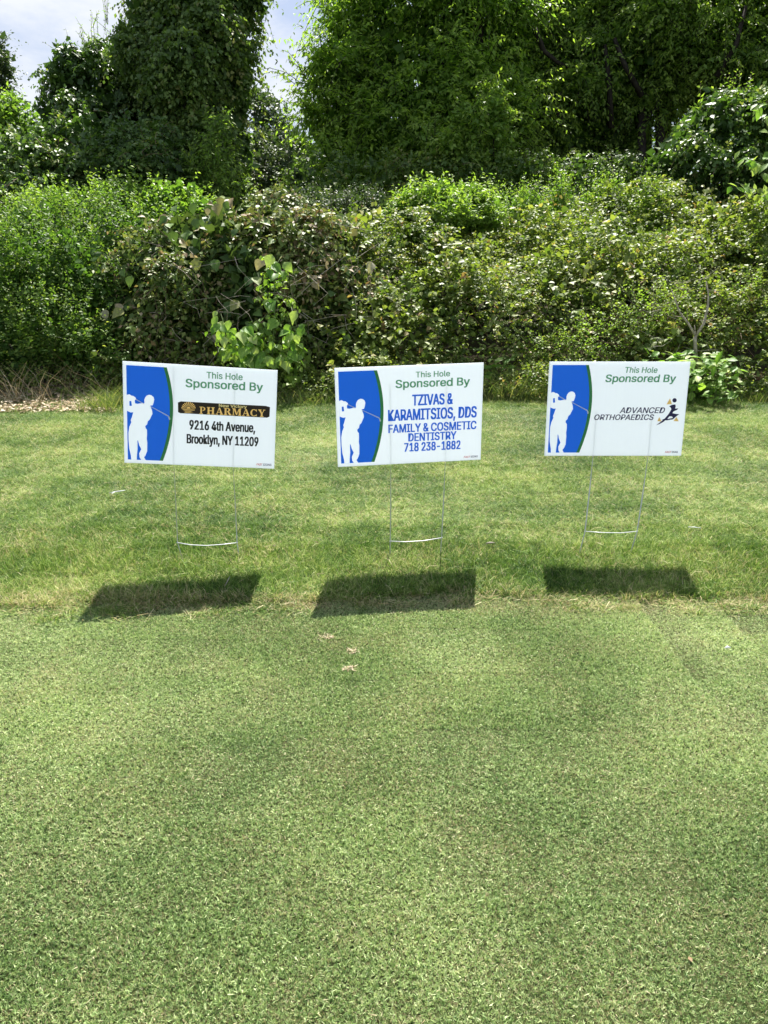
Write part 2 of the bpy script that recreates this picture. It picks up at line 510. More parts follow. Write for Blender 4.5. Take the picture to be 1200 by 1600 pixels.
def shoots(F, O, D, length, nleaf, size, tmpl=T_OVAL, droop=0.3, leafdroop=0.3, bias=0.0, pathlist=None, every=6, srad=0.003, spread=0.9, width=1.0):
    """leafy shoots: alternate leaves along arching stems"""
    n = len(O)
    length = np.broadcast_to(np.asarray(length, float), (n,)) * RNG.uniform(.6, 1.25, n)
    D = unit(D)
    up = np.array([0, 0, 1.0])
    side = unit(np.cross(D, up) + RNG.normal(scale=.25, size=(n, 3)))
    tone = RNG.normal(scale=.13, size=n)
    for i in range(nleaf):
        t = (i + .5 + RNG.uniform(-.3, .3, n)) / nleaf
        P = O + D * (length * t)[:, None]
        P[:, 2] -= droop * length * t ** 2
        tang = D.copy(); tang[:, 2] -= 2 * droop * t
        tang = unit(tang)
        sg = 1 if i % 2 else -1
        ld = tang * .55 + side * sg * spread + RNG.normal(scale=.35, size=(n, 3))
        ld[:, 2] -= leafdroop
        N = up[None, :] * 1.0 + RNG.normal(scale=.55, size=(n, 3)) - np.array([0, .25, 0])
        s = size * RNG.uniform(.55, 1.2, n) * (1.05 - .45 * t)
        F.add(tmpl, P, ld, N, s, width * RNG.uniform(.75, 1.2, n), np.clip(.22 + bias + .42 * RNG.random(n) + tone + .28 * t, 0, 1))
    if pathlist is not None:
        for j in range(0, n, every):
            pts = []
            for t in (0, .35, .7, 1.0):
                p = O[j] + D[j] * length[j] * t
                p[2] -= droop * length[j] * t * t
                pts.append(p)
            pathlist.append((pts, [srad, srad * .8, srad * .6, srad * .3]))

def blob_points(lobes, n, r0=.8, r1=1.03, front=.75):
    """points near the surface of a union of ellipsoids + outward directions"""
    lobes = np.array(lobes, float)
    w = (lobes[:, 3] * lobes[:, 5]) + .3 * lobes[:, 4] * (lobes[:, 3] + lobes[:, 5])
    w = w / w.sum()
    P, Dn, got = [], [], 0
    while got < n:
        m = (n - got) * 2 + 64
        k = RNG.choice(len(lobes), m, p=w)
        d = rand_dirs(m)
        flip = (d[:, 1] > 0) & (RNG.random(m) < front)
        d[flip, 1] *= -1
        r = r1 - (r1 - r0) * RNG.random(m) ** 1.5
        bump = 1 + .10 * np.sin(d[:, 0] * 7 + k * 2.1) * np.sin(d[:, 2] * 6 + k) + .06 * np.sin(d[:, 0] * 15 + d[:, 2] * 13 + k)
        r = r * bump
        c = lobes[k, :3]; s = lobes[k, 3:6]
        p = c + d * s * r[:, None]
        ok = p[:, 2] > 0.02
        for j in range(len(lobes)):
            q = (p - lobes[j, :3]) / lobes[j, 3:6]
            ok &= ~((np.linalg.norm(q, axis=1) < .72) & (k != j))
        p = p[ok]; d = unit(d[ok] / s[ok])
        P.append(p); Dn.append(d); got += len(p)
    return np.concatenate(P)[:n], np.concatenate(Dn)[:n]

def clumps(lobes, k=7, f=.45, core=.80):
    """break big lobes up into smaller tufts so that the outline and the light on it are uneven"""
    out = []
    for l in lobes:
        out.append((l[0], l[1], l[2], l[3] * core, l[4] * core, l[5] * core))
        d = rand_dirs(k)
        d[:, 1] = -np.abs(d[:, 1]) * .9 + .15 * RNG.random(k)
        for q in unit(d):
            g = f * RNG.uniform(.65, 1.3)
            out.append((l[0] + q[0] * l[3] * .86, l[1] + q[1] * l[4] * 1.15, l[2] + q[2] * l[5] * .86, l[3] * g, l[4] * g, l[5] * g * .85))
    return out

_LAT = np.random.default_rng(5).random((32, 32, 32))
def vnoise(P, s):
    q = P * s + 100.3
    i = np.floor(q).astype(int); f = q - i
    f = f * f * (3 - 2 * f)
    out = 0
    for dx in (0, 1):
        for dy in (0, 1):
            for dz in (0, 1):
                w = (f[:, 0] if dx else 1 - f[:, 0]) * (f[:, 1] if dy else 1 - f[:, 1]) * (f[:, 2] if dz else 1 - f[:, 2])
                out = out + w * _LAT[(i[:, 0] + dx) % 32, (i[:, 1] + dy) % 32, (i[:, 2] + dz) % 32]
    return out

def gap_filter(P, amount, s=1.8):
    n = vnoise(P, s) * .6 + vnoise(P, s * 2.3) * .4
    return RNG.random(len(P)) > amount * np.clip((.52 - n) * 8, 0, 1)

def limb_paths(base, lobes, r=.06, n=2):
    out = []
    for l in lobes:
        c = Vector(l[:3])
        if len(lobes) > 5 and l[3] < .5: continue
        for k in range(n):
            tip = c + Vector(((random.random() - .5) * l[3], (random.random() - .5) * l[4], random.uniform(-.2, .7) * l[5]))
            b = Vector(base)
            mid = b.lerp(tip, .5) + Vector((random.uniform(-.2, .2), random.uniform(-.2, .2), random.uniform(0, .3)))
            out.append(([b, b.lerp(mid, .5) + Vector((random.uniform(-.06, .06),) * 3), mid, mid.lerp(tip, .6), tip], [r, r * .8, r * .6, r * .35, r * .12]))
    return out

def plant(name, label, cat, lobes, nshoot, length, nleaf, size, mat, tmpl=T_OVAL, droop=.3, leafdroop=.3, upb=.5, core=0, corem=None,
          stem_mat=None, front=.75, r0=.78, group=None, base=None, crown='foliage', trunk='stem', trunk_r=.05, bias=0.0, every=6, srad=.004, spread=.9, width=1.0, nlimb=2, inner=0, tuft=0, tuftf=.45, gaps=0.0, sprays=0, spray_len=1.0):
    lobes = [tuple(l) for l in lobes]
    cx = sum(l[0] for l in lobes) / len(lobes); cy = sum(l[1] for l in lobes) / len(lobes)
    if base is None: base = (cx, cy, 0)
    root = empty(name, base, label, cat, group)
    F = Foliage()
    big = lobes
    if tuft: lobes = clumps(big, tuft, tuftf)
    O, Dn = blob_points(lobes, nshoot, r0, 1.0, front)
    if gaps:
        ok = gap_filter(O, gaps); O, Dn = O[ok], Dn[ok]
    D = Dn * .7 + RNG.normal(scale=.35, size=O.shape)
    D[:, 2] += upb
    paths = limb_paths(base, big, trunk_r, nlimb)
    if sprays:
        O2, D2 = blob_points(lobes, sprays, .85, 1.0, front)
        D3 = D2 + RNG.normal(scale=.35, size=O2.shape); D3[:, 2] += .35
        shoots(F, O2 - unit(D3) * .1, D3, spray_len, nleaf + 5, size, tmpl, droop * 1.3, leafdroop, bias + .15, paths, 2, srad, spread, width)
    shoots(F, O - unit(D) * length * .5, D, length, nleaf, size, tmpl, droop, leafdroop, bias, paths, every, srad, spread, width)
    if inner:        # dark-toned leaves added as shade inside the crown, blocking sky behind
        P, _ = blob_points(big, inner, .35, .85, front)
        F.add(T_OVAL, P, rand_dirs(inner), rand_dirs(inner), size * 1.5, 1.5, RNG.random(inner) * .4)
    f = link(crown, F.mesh(crown, mat), root)
    f['kind'] = 'stuff'
    if paths:
        link(trunk, tubes(paths, 5), root, [stem_mat or M['brown_stem']])
    return root

# ------------------------------------------------------------------ ground
def gz(x, y):
    return 0.012 * wob(np.asarray(x, float), np.asarray(y, float), .8) + 0.0

def build_ground():
    xs = np.concatenate([[-700, -250, -90, -40, -20], np.linspace(-12, 12, 49), [20, 40, 90, 250, 700]])
    ys = np.concatenate([[-700, -200, -60, -20, -8, -3], np.linspace(-1, 22, 47), [30, 45, 90, 250, 900]])
    X, Y = np.meshgrid(xs, ys)
    Z = gz(X, Y) * (np.abs(X) < 13) * (Y < 23) * (Y > -2) 
    V = np.stack([X, Y, Z], 2).reshape(-1, 3)
    nx = len(xs)
    Fc = [(j * nx + i, j * nx + i + 1, (j + 1) * nx + i + 1, (j + 1) * nx + i) for j in range(len(ys) - 1) for i in range(nx - 1)]
    me = bpy.data.meshes.new('ground')
    me.from_pydata([tuple(v) for v in V], [], Fc)
    me.polygons.foreach_set('use_smooth', [True] * len(me.polygons))
    me.update()
    o = link('ground', me, None, [M['ground']])
    props(o, 'flat golf course ground under the turf and the shrubs', None, kind='structure')
build_ground()

# ------------------------------------------------------------------ grass
EDGE_Y = 2.66
def edge_y(x):
    return EDGE_Y + 0.035 * np.sin(x * 1.9 + .5) + 0.02 * np.sin(x * 5.3) + .03 * (x * .15)

TILE = 0.30
REV = True
def fairway_tile(seed, n=30000):
    rg = np.random.default_rng(seed)
    F = Foliage()
    nt_ = 9500
    tuft = rg.uniform(-TILE / 2, TILE / 2, (nt_, 2))
    ta = rg.uniform(0, 2 * np.pi, nt_); tl = rg.uniform(.0, .9, nt_); tt = rg.normal(scale=.22, size=nt_); th = rg.uniform(.55, 1.35, nt_)
    k = rg.integers(0, nt_, n)
    P = np.zeros((n, 3)); P[:, :2] = tuft[k] + rg.normal(scale=.0009, size=(n, 2))
    a = rg.uniform(0, 2 * np.pi, n)
    lean = rg.uniform(.1, .55, n)
    D = np.stack([np.cos(a) * lean + np.cos(ta[k]) * tl[k], np.sin(a) * lean + np.sin(ta[k]) * tl[k], np.ones(n)], 1)
    flat = rg.random(n) < .02
    D[flat, 2] = .12
    ln = rg.uniform(.005, .0092, n) * th[k]
    P[:, 2] = flat * .007
    N = np.cross(D, np.stack([-np.sin(a), np.cos(a), np.zeros(n)], 1) + rg.normal(scale=.6, size=(n, 3)))
    bend = np.stack([np.cos(a) * .3, np.sin(a) * .3, -rg.uniform(0, .4, n)], 1)
    F.add(T_BLADE, P, D, N, ln, rg.uniform(.0009, .0017, n) / ln, np.clip(.5 + tt[k] + rg.normal(scale=.17, size=n), 0, 1), rg.random(n), bend)
    return F.mesh('turf_tile', M['fairway'])

def rough_tile(seed, n=6200, rad=None):
    rg = np.random.default_rng(seed)
    F = Foliage()
    nt_ = 420
    tt = rg.normal(scale=.20, size=nt_)
    tuft = rg.uniform(-TILE / 2, TILE / 2, (nt_, 2))
    if rad: tuft = rg.normal(scale=rad, size=(nt_, 2))
    k = rg.integers(0, nt_, n)
    P = np.zeros((n, 3)); P[:, :2] = tuft[k] + rg.normal(scale=.006, size=(n, 2))
    a = rg.uniform(0, 2 * np.pi, n)
    lean = rg.uniform(.1, 1.1, n)
    D = np.stack([np.cos(a) * lean, np.sin(a) * lean, np.ones(n)], 1)
    flat = rg.random(n) < .035
    D[flat, 2] = .15
    P[flat, 2] += rg.uniform(0, .025, flat.sum())
    ln = rg.uniform(.018, .05, n) * (0.75 + .5 * rg.random(nt_)[k])
    N = unit(np.cross(D, np.stack([-np.sin(a), np.cos(a), np.zeros(n)], 1) + rg.normal(scale=.4, size=(n, 3))))
    bend = np.stack([np.cos(a) * .45, np.sin(a) * .45, -rg.uniform(.05, .7, n)], 1)
    F.add(T_BLADE, P, D, N, ln, rg.uniform(.0014, .0026, n) / ln, np.clip(.5 + tt[k] + rg.normal(scale=.18, size=n), 0, 1), rg.random(n), bend)
    return F.mesh('rough_tile', M['rough'])

def tiled(name, label, cat, meshes, pts, rot, scl, idx=None):
    """one object: a field of turf, its tiles set out by geometry nodes"""
    me = bpy.data.meshes.new(name)
    me.vertices.add(len(pts)); me.vertices.foreach_set('co', np.asarray(pts, np.float32).ravel())
    for nm, ty, A in (('rotz', 'FLOAT', rot), ('scl', 'FLOAT_VECTOR', scl), ('idx', 'INT', RNG.integers(0, len(meshes), len(pts)) if idx is None else np.asarray(idx, np.int32))):
        a = me.attributes.new(nm, ty, 'POINT')
        if ty == 'FLOAT_VECTOR': a.data.foreach_set('vector', np.asarray(A, np.float32).ravel())
        else: a.data.foreach_set('value', np.asarray(A))
    me.update()
    o = link(name, me)
    ng = bpy.data.node_groups.new(name, 'GeometryNodeTree')
    ng.interface.new_socket('Geometry', in_out='INPUT', socket_type='NodeSocketGeometry')
    ng.interface.new_socket('Geometry', in_out='OUTPUT', socket_type='NodeSocketGeometry')
    gi = ng.nodes.new('NodeGroupInput'); go = ng.nodes.new('NodeGroupOutput')
    jn = ng.nodes.new('GeometryNodeJoinGeometry')
    for k, m in enumerate(meshes):
        src = bpy.data.objects.new(name + '_tile', m)
        oi = ng.nodes.new('GeometryNodeObjectInfo')
        oi.inputs['Object'].default_value = src
        oi.inputs['As Instance'].default_value = True
        ng.links.new(oi.outputs['Geometry'], jn.inputs[0])
    ip = ng.nodes.new('GeometryNodeInstanceOnPoints')
    ip.inputs['Pick Instance'].default_value = True
    def attr(nm, ty):
        a = ng.nodes.new('GeometryNodeInputNamedAttribute')
        a.data_type = ty
        a.inputs['Name'].default_value = nm
        return [s for s in a.outputs if s.enabled and s.name == 'Attribute'][0]
    cx = ng.nodes.new('ShaderNodeCombineXYZ')
    ng.links.new(attr('rotz', 'FLOAT'), cx.inputs['Z'])
    ng.links.new(gi.outputs[0], ip.inputs['Points'])
    ng.links.new(jn.outputs[0], ip.inputs['Instance'])
    ng.links.new(attr('idx', 'INT'), ip.inputs['Instance Index'])
    ng.links.new(cx.outputs[0], ip.inputs['Rotation'])
    ng.links.new(attr('scl', 'FLOAT_VECTOR'), ip.inputs['Scale'])
    ng.links.new(ip.outputs[0], go.inputs[0])
    md = o.modifiers.new('turf', 'NODES')
    md.node_group = ng
    props(o, label, cat, kind='stuff')
    return o

def grid(x0, x1, y0, y1, step):
    xs = np.arange(x0, x1, step); ys = np.arange(y0, y1, step)
    X, Y = np.meshgrid(xs, ys)
    return X.ravel(), Y.ravel()

# fairway tiles: the last rows end at the mowing edge
X, Y = grid(-4.5, 4.6, 0.0, 2.70, TILE * .985)
Y = edge_y(X) + .025 - TILE * .5 - (Y.max() - Y)
n = len(X)
Z = gz(X, Y)
tiled('fairway_grass', 'closely mown blue green fairway turf filling the foreground', 'grass', [fairway_tile(s) for s in (1, 2, 3, 4)],
      np.stack([X, Y, Z], 1), (RNG.integers(0, 4, n) * (np.pi / 2)).astype(np.float32), np.stack([np.ones(n), np.ones(n), RNG.uniform(.85, 1.2, n)], 1))
X, Y = grid(-7.5, 7.6, 0.0, 4.2, TILE * .9)
Y = edge_y(X) + TILE * .5 + Y + RNG.uniform(-.01, .01, len(Y)) * 0
n = len(X)
tall = 0.80 + .75 * np.exp(-((Y - 3.0) / .38) ** 2) + .3 * np.exp(-((Y - 6.7) / .35) ** 2) + .18 * wob(X, Y, 1.4)
# ragged tufts along the mowing edge, leaning over the fairway
m = 420
ex = RNG.uniform(-5, 5, m); ey = edge_y(ex) + RNG.normal(scale=.05, size=m) + .01
X = np.concatenate([X, ex]); Y = np.concatenate([Y, ey]); tall = np.concatenate([tall, RNG.uniform(.45, 1.15, m)])
rot = np.concatenate([RNG.integers(0, 4, n) * (np.pi / 2), RNG.uniform(0, 6.28, m)]).astype(np.float32)
idx = np.concatenate([RNG.integers(0, 4, n), 4 + RNG.integers(0, 3, m)])
one = np.ones(n + m); one[n:] = RNG.uniform(.6, 1.3, m)
tms = [rough_tile(q) for q in (11, 12, 13, 14)] + [rough_tile(q, 260, .03) for q in (21, 22, 23)]
tiled('rough_grass', 'longer yellow green rough grass between fairway and shrubs', 'grass', tms[::-1] if REV else tms,
      np.stack([X, Y, gz(X, Y)], 1), rot, np.stack([one, one, tall], 1), idx)

# ------------------------------------------------------------------ signs
SW, SH = 0.61, 0.412
def poly_mesh(polys, y):
    """flat polygons (x,z lists) at depth y facing -Y"""
    me = bpy.data.meshes.new('print')
    V, Fc = [], []
    for k, pl in enumerate(polys):
        b = len(V)
        ar = sum(pl[i][0] * pl[(i + 1) % len(pl)][1] - pl[(i + 1) % len(pl)][0] * pl[i][1] for i in range(len(pl)))
        if ar < 0: pl = pl[::-1]
        V += [(p[0], y - .00006 * (k % 5), p[1]) for p in pl]
        Fc.append(tuple(range(b, b + len(pl))))
    me.from_pydata(V, [], Fc)
    me.update()
    return me

def inv_h(quad):
    """homography from measured picture corners (tl,tr,br,bl) to board units 0..1"""
    A = []
    for (x, y), (u, v) in zip(quad, [(0, 0), (1, 0), (1, 1), (0, 1)]):
        A.append([x, y, 1, 0, 0, 0, -u * x, -u * y, u]); A.append([0, 0, 0, x, y, 1, -v * x, -v * y, v])
    A = np.array(A)
    h = np.linalg.solve(A[:, :8], A[:, 8])
    def f(x, y):
        w = h[6] * x + h[7] * y + 1
        u = (h[0] * x + h[1] * y + h[2]) / w; v = (h[3] * x + h[4] * y + h[5]) / w
        return ((u - .5) * SW, (.5 - v) * SH)
    return f

def ccw(pl):
    ar = sum(pl[i][0] * pl[(i + 1) % len(pl)][1] - pl[(i + 1) % len(pl)][0] * pl[i][1] for i in range(len(pl)))
    return list(pl) if ar > 0 else list(pl)[::-1]

def overprint(layers, y):
    """layers: lists of polygons, later ones print over earlier ones; returns one flat mesh per layer, nothing overlapping"""
    from mathutils.geometry import delaunay_2d_cdt
    V, Fc, own = [], [], []
    for li, polys in enumerate(layers):
        for pl in polys:
            pl = ccw(pl); b = len(V)
            V += [Vector((p[0] * 1000, p[1] * 1000)) for p in pl]
            Fc.append(list(range(b, b + len(pl)))); own.append(li)
    ov, oe, of, _, _, ofo = delaunay_2d_cdt(V, [], Fc, 1, 1e-4)
    out = [[] for _ in layers]
    for f, src in zip(of, ofo):
        if src: out[max(own[i] for i in src)].append(tuple(f))
    res = []
    for fl in out:
        me = bpy.data.meshes.new('print')
        used = sorted({i for f in fl for i in f}); mp = {v: i for i, v in enumerate(used)}
        me.from_pydata([(ov[v].x / 1000, y, ov[v].y / 1000) for v in used], [], [tuple(mp[i] for i in f) for f in fl])
        me.update()
        res.append(me)
    return res

import os
try:        # the plain sans face that Blender itself ships with; its built-in face otherwise
    FACE = bpy.data.fonts.load(os.path.join(bpy.utils.system_resource('DATAFILES'), 'fonts', 'Inter.woff2'))
except Exception:
    FACE = None
def text_mesh(s, x0, x1, z0, z1, y, bold=0.0, shear=0.0):
    """glyph outlines fitted to a box: x0..x1, baseline z0 to cap height z1"""
    cu = bpy.data.curves.new('txt', 'FONT')
    cu.body = s
    if FACE: cu.font = FACE
    cu.size = 1
    cu.resolution_u = 3
    cu.shear = shear
    ob = bpy.data.objects.new('txt', cu)
    COL.objects.link(ob)
    dg = bpy.context.evaluated_depsgraph_get()
    me = bpy.data.meshes.new_from_object(ob.evaluated_get(dg))
    bpy.data.objects.remove(ob)
    bpy.data.curves.remove(cu)
    n = len(me.vertices)
    co = np.empty(n * 3, np.float32); me.vertices.foreach_get('co', co); co = co.reshape(-1, 3)
    w = (x1 - x0 - bold) / (co[:, 0].max() - co[:, 0].min()); sz = (z1 - z0 - .5 * bold) / CAP
    px = x0 + bold / 2 + (co[:, 0] - co[:, 0].min()) * w; pz = z0 + .25 * bold + co[:, 1] * sz
    me.calc_loop_triangles()
    tri = np.array([t.vertices for t in me.loop_triangles])
    bpy.data.meshes.remove(me)
    TX, TZ = px[tri], pz[tri]
    step = .00030
    def spans(z):
        """stretches of the row at height z that lie inside the glyphs"""
        k = (TZ.min(1) <= z) & (TZ.max(1) > z)
        X, Z = TX[k], TZ[k]
        lo = np.full(len(X), 9.0); hi = np.full(len(X), -9.0)
        for i, j in ((0, 1), (1, 2), (2, 0)):
            za, zb = Z[:, i], Z[:, j]
            c = (np.minimum(za, zb) <= z) & (np.maximum(za, zb) > z)
            xx = X[:, i] + (X[:, j] - X[:, i]) * (z - za) / np.where(zb == za, 1, zb - za)
            lo = np.where(c, np.minimum(lo, xx), lo); hi = np.where(c, np.maximum(hi, xx), hi)
        ok = hi >= lo
        return list(zip(lo[ok] - bold / 2, hi[ok] + bold / 2))
    V, Fc = [], []
    z = pz.min() - .25 * bold
    while z < pz.max() + .25 * bold:
        zm = z + step / 2
        sp = spans(zm)
        if bold > 0: sp += spans(zm + .25 * bold) + spans(zm - .25 * bold)
        sp.sort()
        mg = []
        for l, h in sp:
            if mg and l <= mg[-1][1] + .0001: mg[-1][1] = max(mg[-1][1], h)
            else: mg.append([l, h])
        for l, h in mg:
            b = len(V)
            V += [(l, y, z), (h, y, z), (h, y, z + step), (l, y, z + step)]
            Fc.append((b, b + 1, b + 2, b + 3))
        z += step
    me = bpy.data.meshes.new('lettering')
    me.from_pydata(V, [], Fc)
    me.update()
    return me

def _cap():
    cu = bpy.data.curves.new('txt', 'FONT'); cu.body = 'H'; cu.font = FACE or cu.font; cu.size = 1
    ob = bpy.data.objects.new('txt', cu); COL.objects.link(ob)
    me = bpy.data.meshes.new_from_object(ob.evaluated_get(bpy.context.evaluated_depsgraph_get()))
    z = max(v.co.y for v in me.vertices)
    bpy.data.objects.remove(ob); bpy.data.curves.remove(cu); bpy.data.meshes.remove(me)
    return z
CAP = _cap()

# slab-serif capitals as strokes on a 0..1 box; each stroke is a polygon
def bar(x0, z0, x1, z1, w):
    dx, dz = x1 - x0, z1 - z0
    l = math.hypot(dx, dz); nx, nz = -dz / l * w / 2, dx / l * w / 2
    return [(x0 + nx, z0 + nz), (x1 + nx, z1 + nz), (x1 - nx, z1 - nz), (x0 - nx, z0 - nz)]
def arc(cx, cz, rx, rz, a0, a1, wx, wz, n=12):
    o = [(cx + rx * math.cos(R(a0 + (a1 - a0) * i / n)), cz + rz * math.sin(R(a0 + (a1 - a0) * i / n))) for i in range(n + 1)]
    q = [(cx + (rx - wx) * math.cos(R(a0 + (a1 - a0) * i / n)), cz + (rz - wz) * math.sin(R(a0 + (a1 - a0) * i / n))) for i in range(n + 1)]
    return o + q[::-1]
def rect(x0, z0, x1, z1): return [(x0, z0), (x1, z0), (x1, z1), (x0, z1)]
SER = .09
GLY = {
 'P': [rect(.14, SER, .38, 1 - SER), rect(0, 0, .52, SER), rect(0, 1 - SER, .5, 1), arc(.48, .72, .42, .28, -90, 90, .22, .09)],
 'H': [rect(.10, SER, .34, 1 - SER), rect(.66, SER, .90, 1 - SER), rect(0, 0, .44, SER), rect(0, 1 - SER, .44, 1), rect(.56, 0, 1, SER), rect(.56, 1 - SER, 1, 1), rect(.34, .45, .66, .55)],
 'A': [[(.46, 1), (.60, 1), (.96, SER), (.68, SER)], bar(.50, .93, .17, SER, .09), rect(0, 0, .36, SER), rect(.56, 0, 1.02, SER), rect(.28, .30, .70, .38)],
 'R': [rect(.12, SER, .36, 1 - SER), rect(0, 0, .48, SER), rect(0, 1 - SER, .46, 1), arc(.44, .74, .40, .26, -90, 90, .22, .08), [(.44, .50), (.66, .52), (.96, SER * .5), (.68, SER * .5)], rect(.68, 0, 1, SER)],
 'M': [rect(.08, SER, .17, 1 - SER), rect(.72, SER, .93, 1 - SER), rect(0, 0, .27, SER), rect(0, 1 - SER, .2, 1), rect(.62, 0, 1, SER), rect(.8, 1 - SER, 1, 1), [(.10, 1), (.33, 1), (.56, .12), (.44, .05)], bar(.50, .15, .76, .95, .08)],
 'C': [arc(.52, .5, .50, .5, 45, 315, .24, .09, 18), rect(.82, .66, .90, 1), rect(.84, .02, .92, .3)],
 'Y': [rect(.38, SER, .62, .48), rect(.24, 0, .76, SER), [(.08, 1 - SER), (.36, 1 - SER), (.60, .42), (.40, .42)], bar(.54, .45, .84, .95, .09), rect(0, 1 - SER, .46, 1), rect(.66, 1 - SER, 1, 1)],
}

# golfer outline measured on the left board (picture-zoom units), used on all three
GQ = [(48, 42), (2208, 174), (2172, 1526), (90, 1435)]
GOLFER = [(100, 512), (118, 503), (150, 498), (178, 516), (205, 520), (235, 543), (244, 560), (225, 585), (230, 622), (262, 630), (300, 624), (335, 620), (352, 628),
          (360, 612), (357, 575), (368, 545), (388, 518), (420, 505), (455, 511), (484, 535), (495, 568), (489, 605), (474, 650), (440, 654), (455, 690), (468, 728),
          (473, 765), (456, 800), (436, 845), (410, 868), (400, 910), (374, 934), (379, 962), (398, 984), (401, 1050), (397, 1110), (405, 1160), (404, 1280), (382, 1335),
          (362, 1362), (386, 1412), (384, 1424), (320, 1420), (322, 1404), (300, 1360), (294, 1310), (322, 1250), (296, 1200), (276, 1130), (268, 1132), (271, 1250), (262, 1350), (262, 1400), (262, 1416),
          (186, 1412), (185, 1394), (180, 1340), (156, 1240), (145, 1130), (142, 1020), (155, 940), (181, 880), (171, 853), (188, 810), (206, 745), (170, 747), (118, 724), (100, 715)]
ARMHOLE = [(150, 592), (176, 588), (186, 655), (154, 657)]
CLUB = [[(240, 560), (350, 622), (346, 632), (236, 572)], [(440, 658), (692, 788), (715, 812), (724, 840), (716, 852), (702, 848), (690, 806), (442, 668)]]
gm = inv_h(GQ)

def board_prints(root, off=(0, 0)):
    def bu(u, v): return ((u - .5) * SW, (.5 - v) * SH)
    vs = [i / 20 for i in range(21)]
    top, bot = .035, .965
    def outer(t): return .280 + .0 + (.318 - .280) * math.sin(math.pi * min(1, t / .9) * .5) if t < .45 else .280 + (.318 - .280) - (.318 - .250) * ((t - .45) / .55) ** 2
    def outer(t):
        # passes .280 at the top, .320 at t=.42, .252 at the bottom
        a = (t - .42)
        return .320 - .228 * a * a if t < .42 else .320 - .202 * a * a
    O = [bu(outer(t), top + (bot - top) * t) for t in vs]
    I = [bu(outer(t) - .022, top + (bot - top) * t) for t in vs]
    blue = [bu(.023, top)] + I + [bu(.023, bot)]
    bl, bb = -SW / 2 + .023 * SW + .0002, (.5 - bot) * SH + .0002
    gol = [gm(*p) for p in GOLFER]
    gol = [(max(px, bl + .0001 * (i % 2)), max(pz, bb + .0001 * (i % 2))) for i, (px, pz) in enumerate(gol)]
    from mathutils.geometry import tessellate_polygon
    ring = [bu(.023, top)] + I + [bu(.023, bot)]
    tri = tessellate_polygon([[Vector((p[0], p[1], 0)) for p in ring], [Vector((p[0], p[1], 0)) for p in gol]])
    allp = ring + gol
    me = bpy.data.meshes.new('print')
    fc = []
    for t in tri:
        (ax, az), (bx, bz), (cx, cz) = (allp[i] for i in t)
        ar = (bx - ax) * (cz - az) - (cx - ax) * (bz - az)
        if abs(ar) > 1e-12: fc.append(tuple(t) if ar > 0 else tuple(reversed(t)))
    me.from_pydata([(p[0], -.0024, p[1]) for p in allp], [], fc)
    me.update()
    link('blue_panel', me, root, [M['ink_blue']])
    link('green_stripe', poly_mesh([O + I[::-1]], -.0024), root, [M['ink_green']])
    link('golf_club', poly_mesh([[gm(*p) for p in c] for c in CLUB], -.0027), root, [M['ink_white']])
    link('arm_gap', poly_mesh([[gm(*p) for p in ARMHOLE]], -.0032), root, [M['ink_blue']])

def sheet(z_y, face):
    me = bpy.data.meshes.new('sheet')
    x, z = SW / 2, SH / 2
    V = [(-x, z_y, -z), (x, z_y, -z), (x, z_y, z), (-x, z_y, z)]
    me.from_pydata(V, [], [(0, 1, 2, 3) if face < 0 else (3, 2, 1, 0)])
    me.update()
    return me

def edge_strip(side):
    x, z, t = SW / 2, SH / 2, .0019
    V, Fc = [], []
    for (a, b) in [(((-x, -z), (-x, z)), ((x, z), (x, -z)), ((-x, z), (x, z)), ((x, -z), (-x, -z)))[side]]:
        k = len(V)
        V += [(a[0], -t, a[1]), (b[0], -t, b[1]), (b[0], t, b[1]), (a[0], t, a[1])]
        Fc.append((k, k + 1, k + 2, k + 3))
    me = bpy.data.meshes.new('edge')
    me.from_pydata(V, [], Fc)
    me.update()
    return me

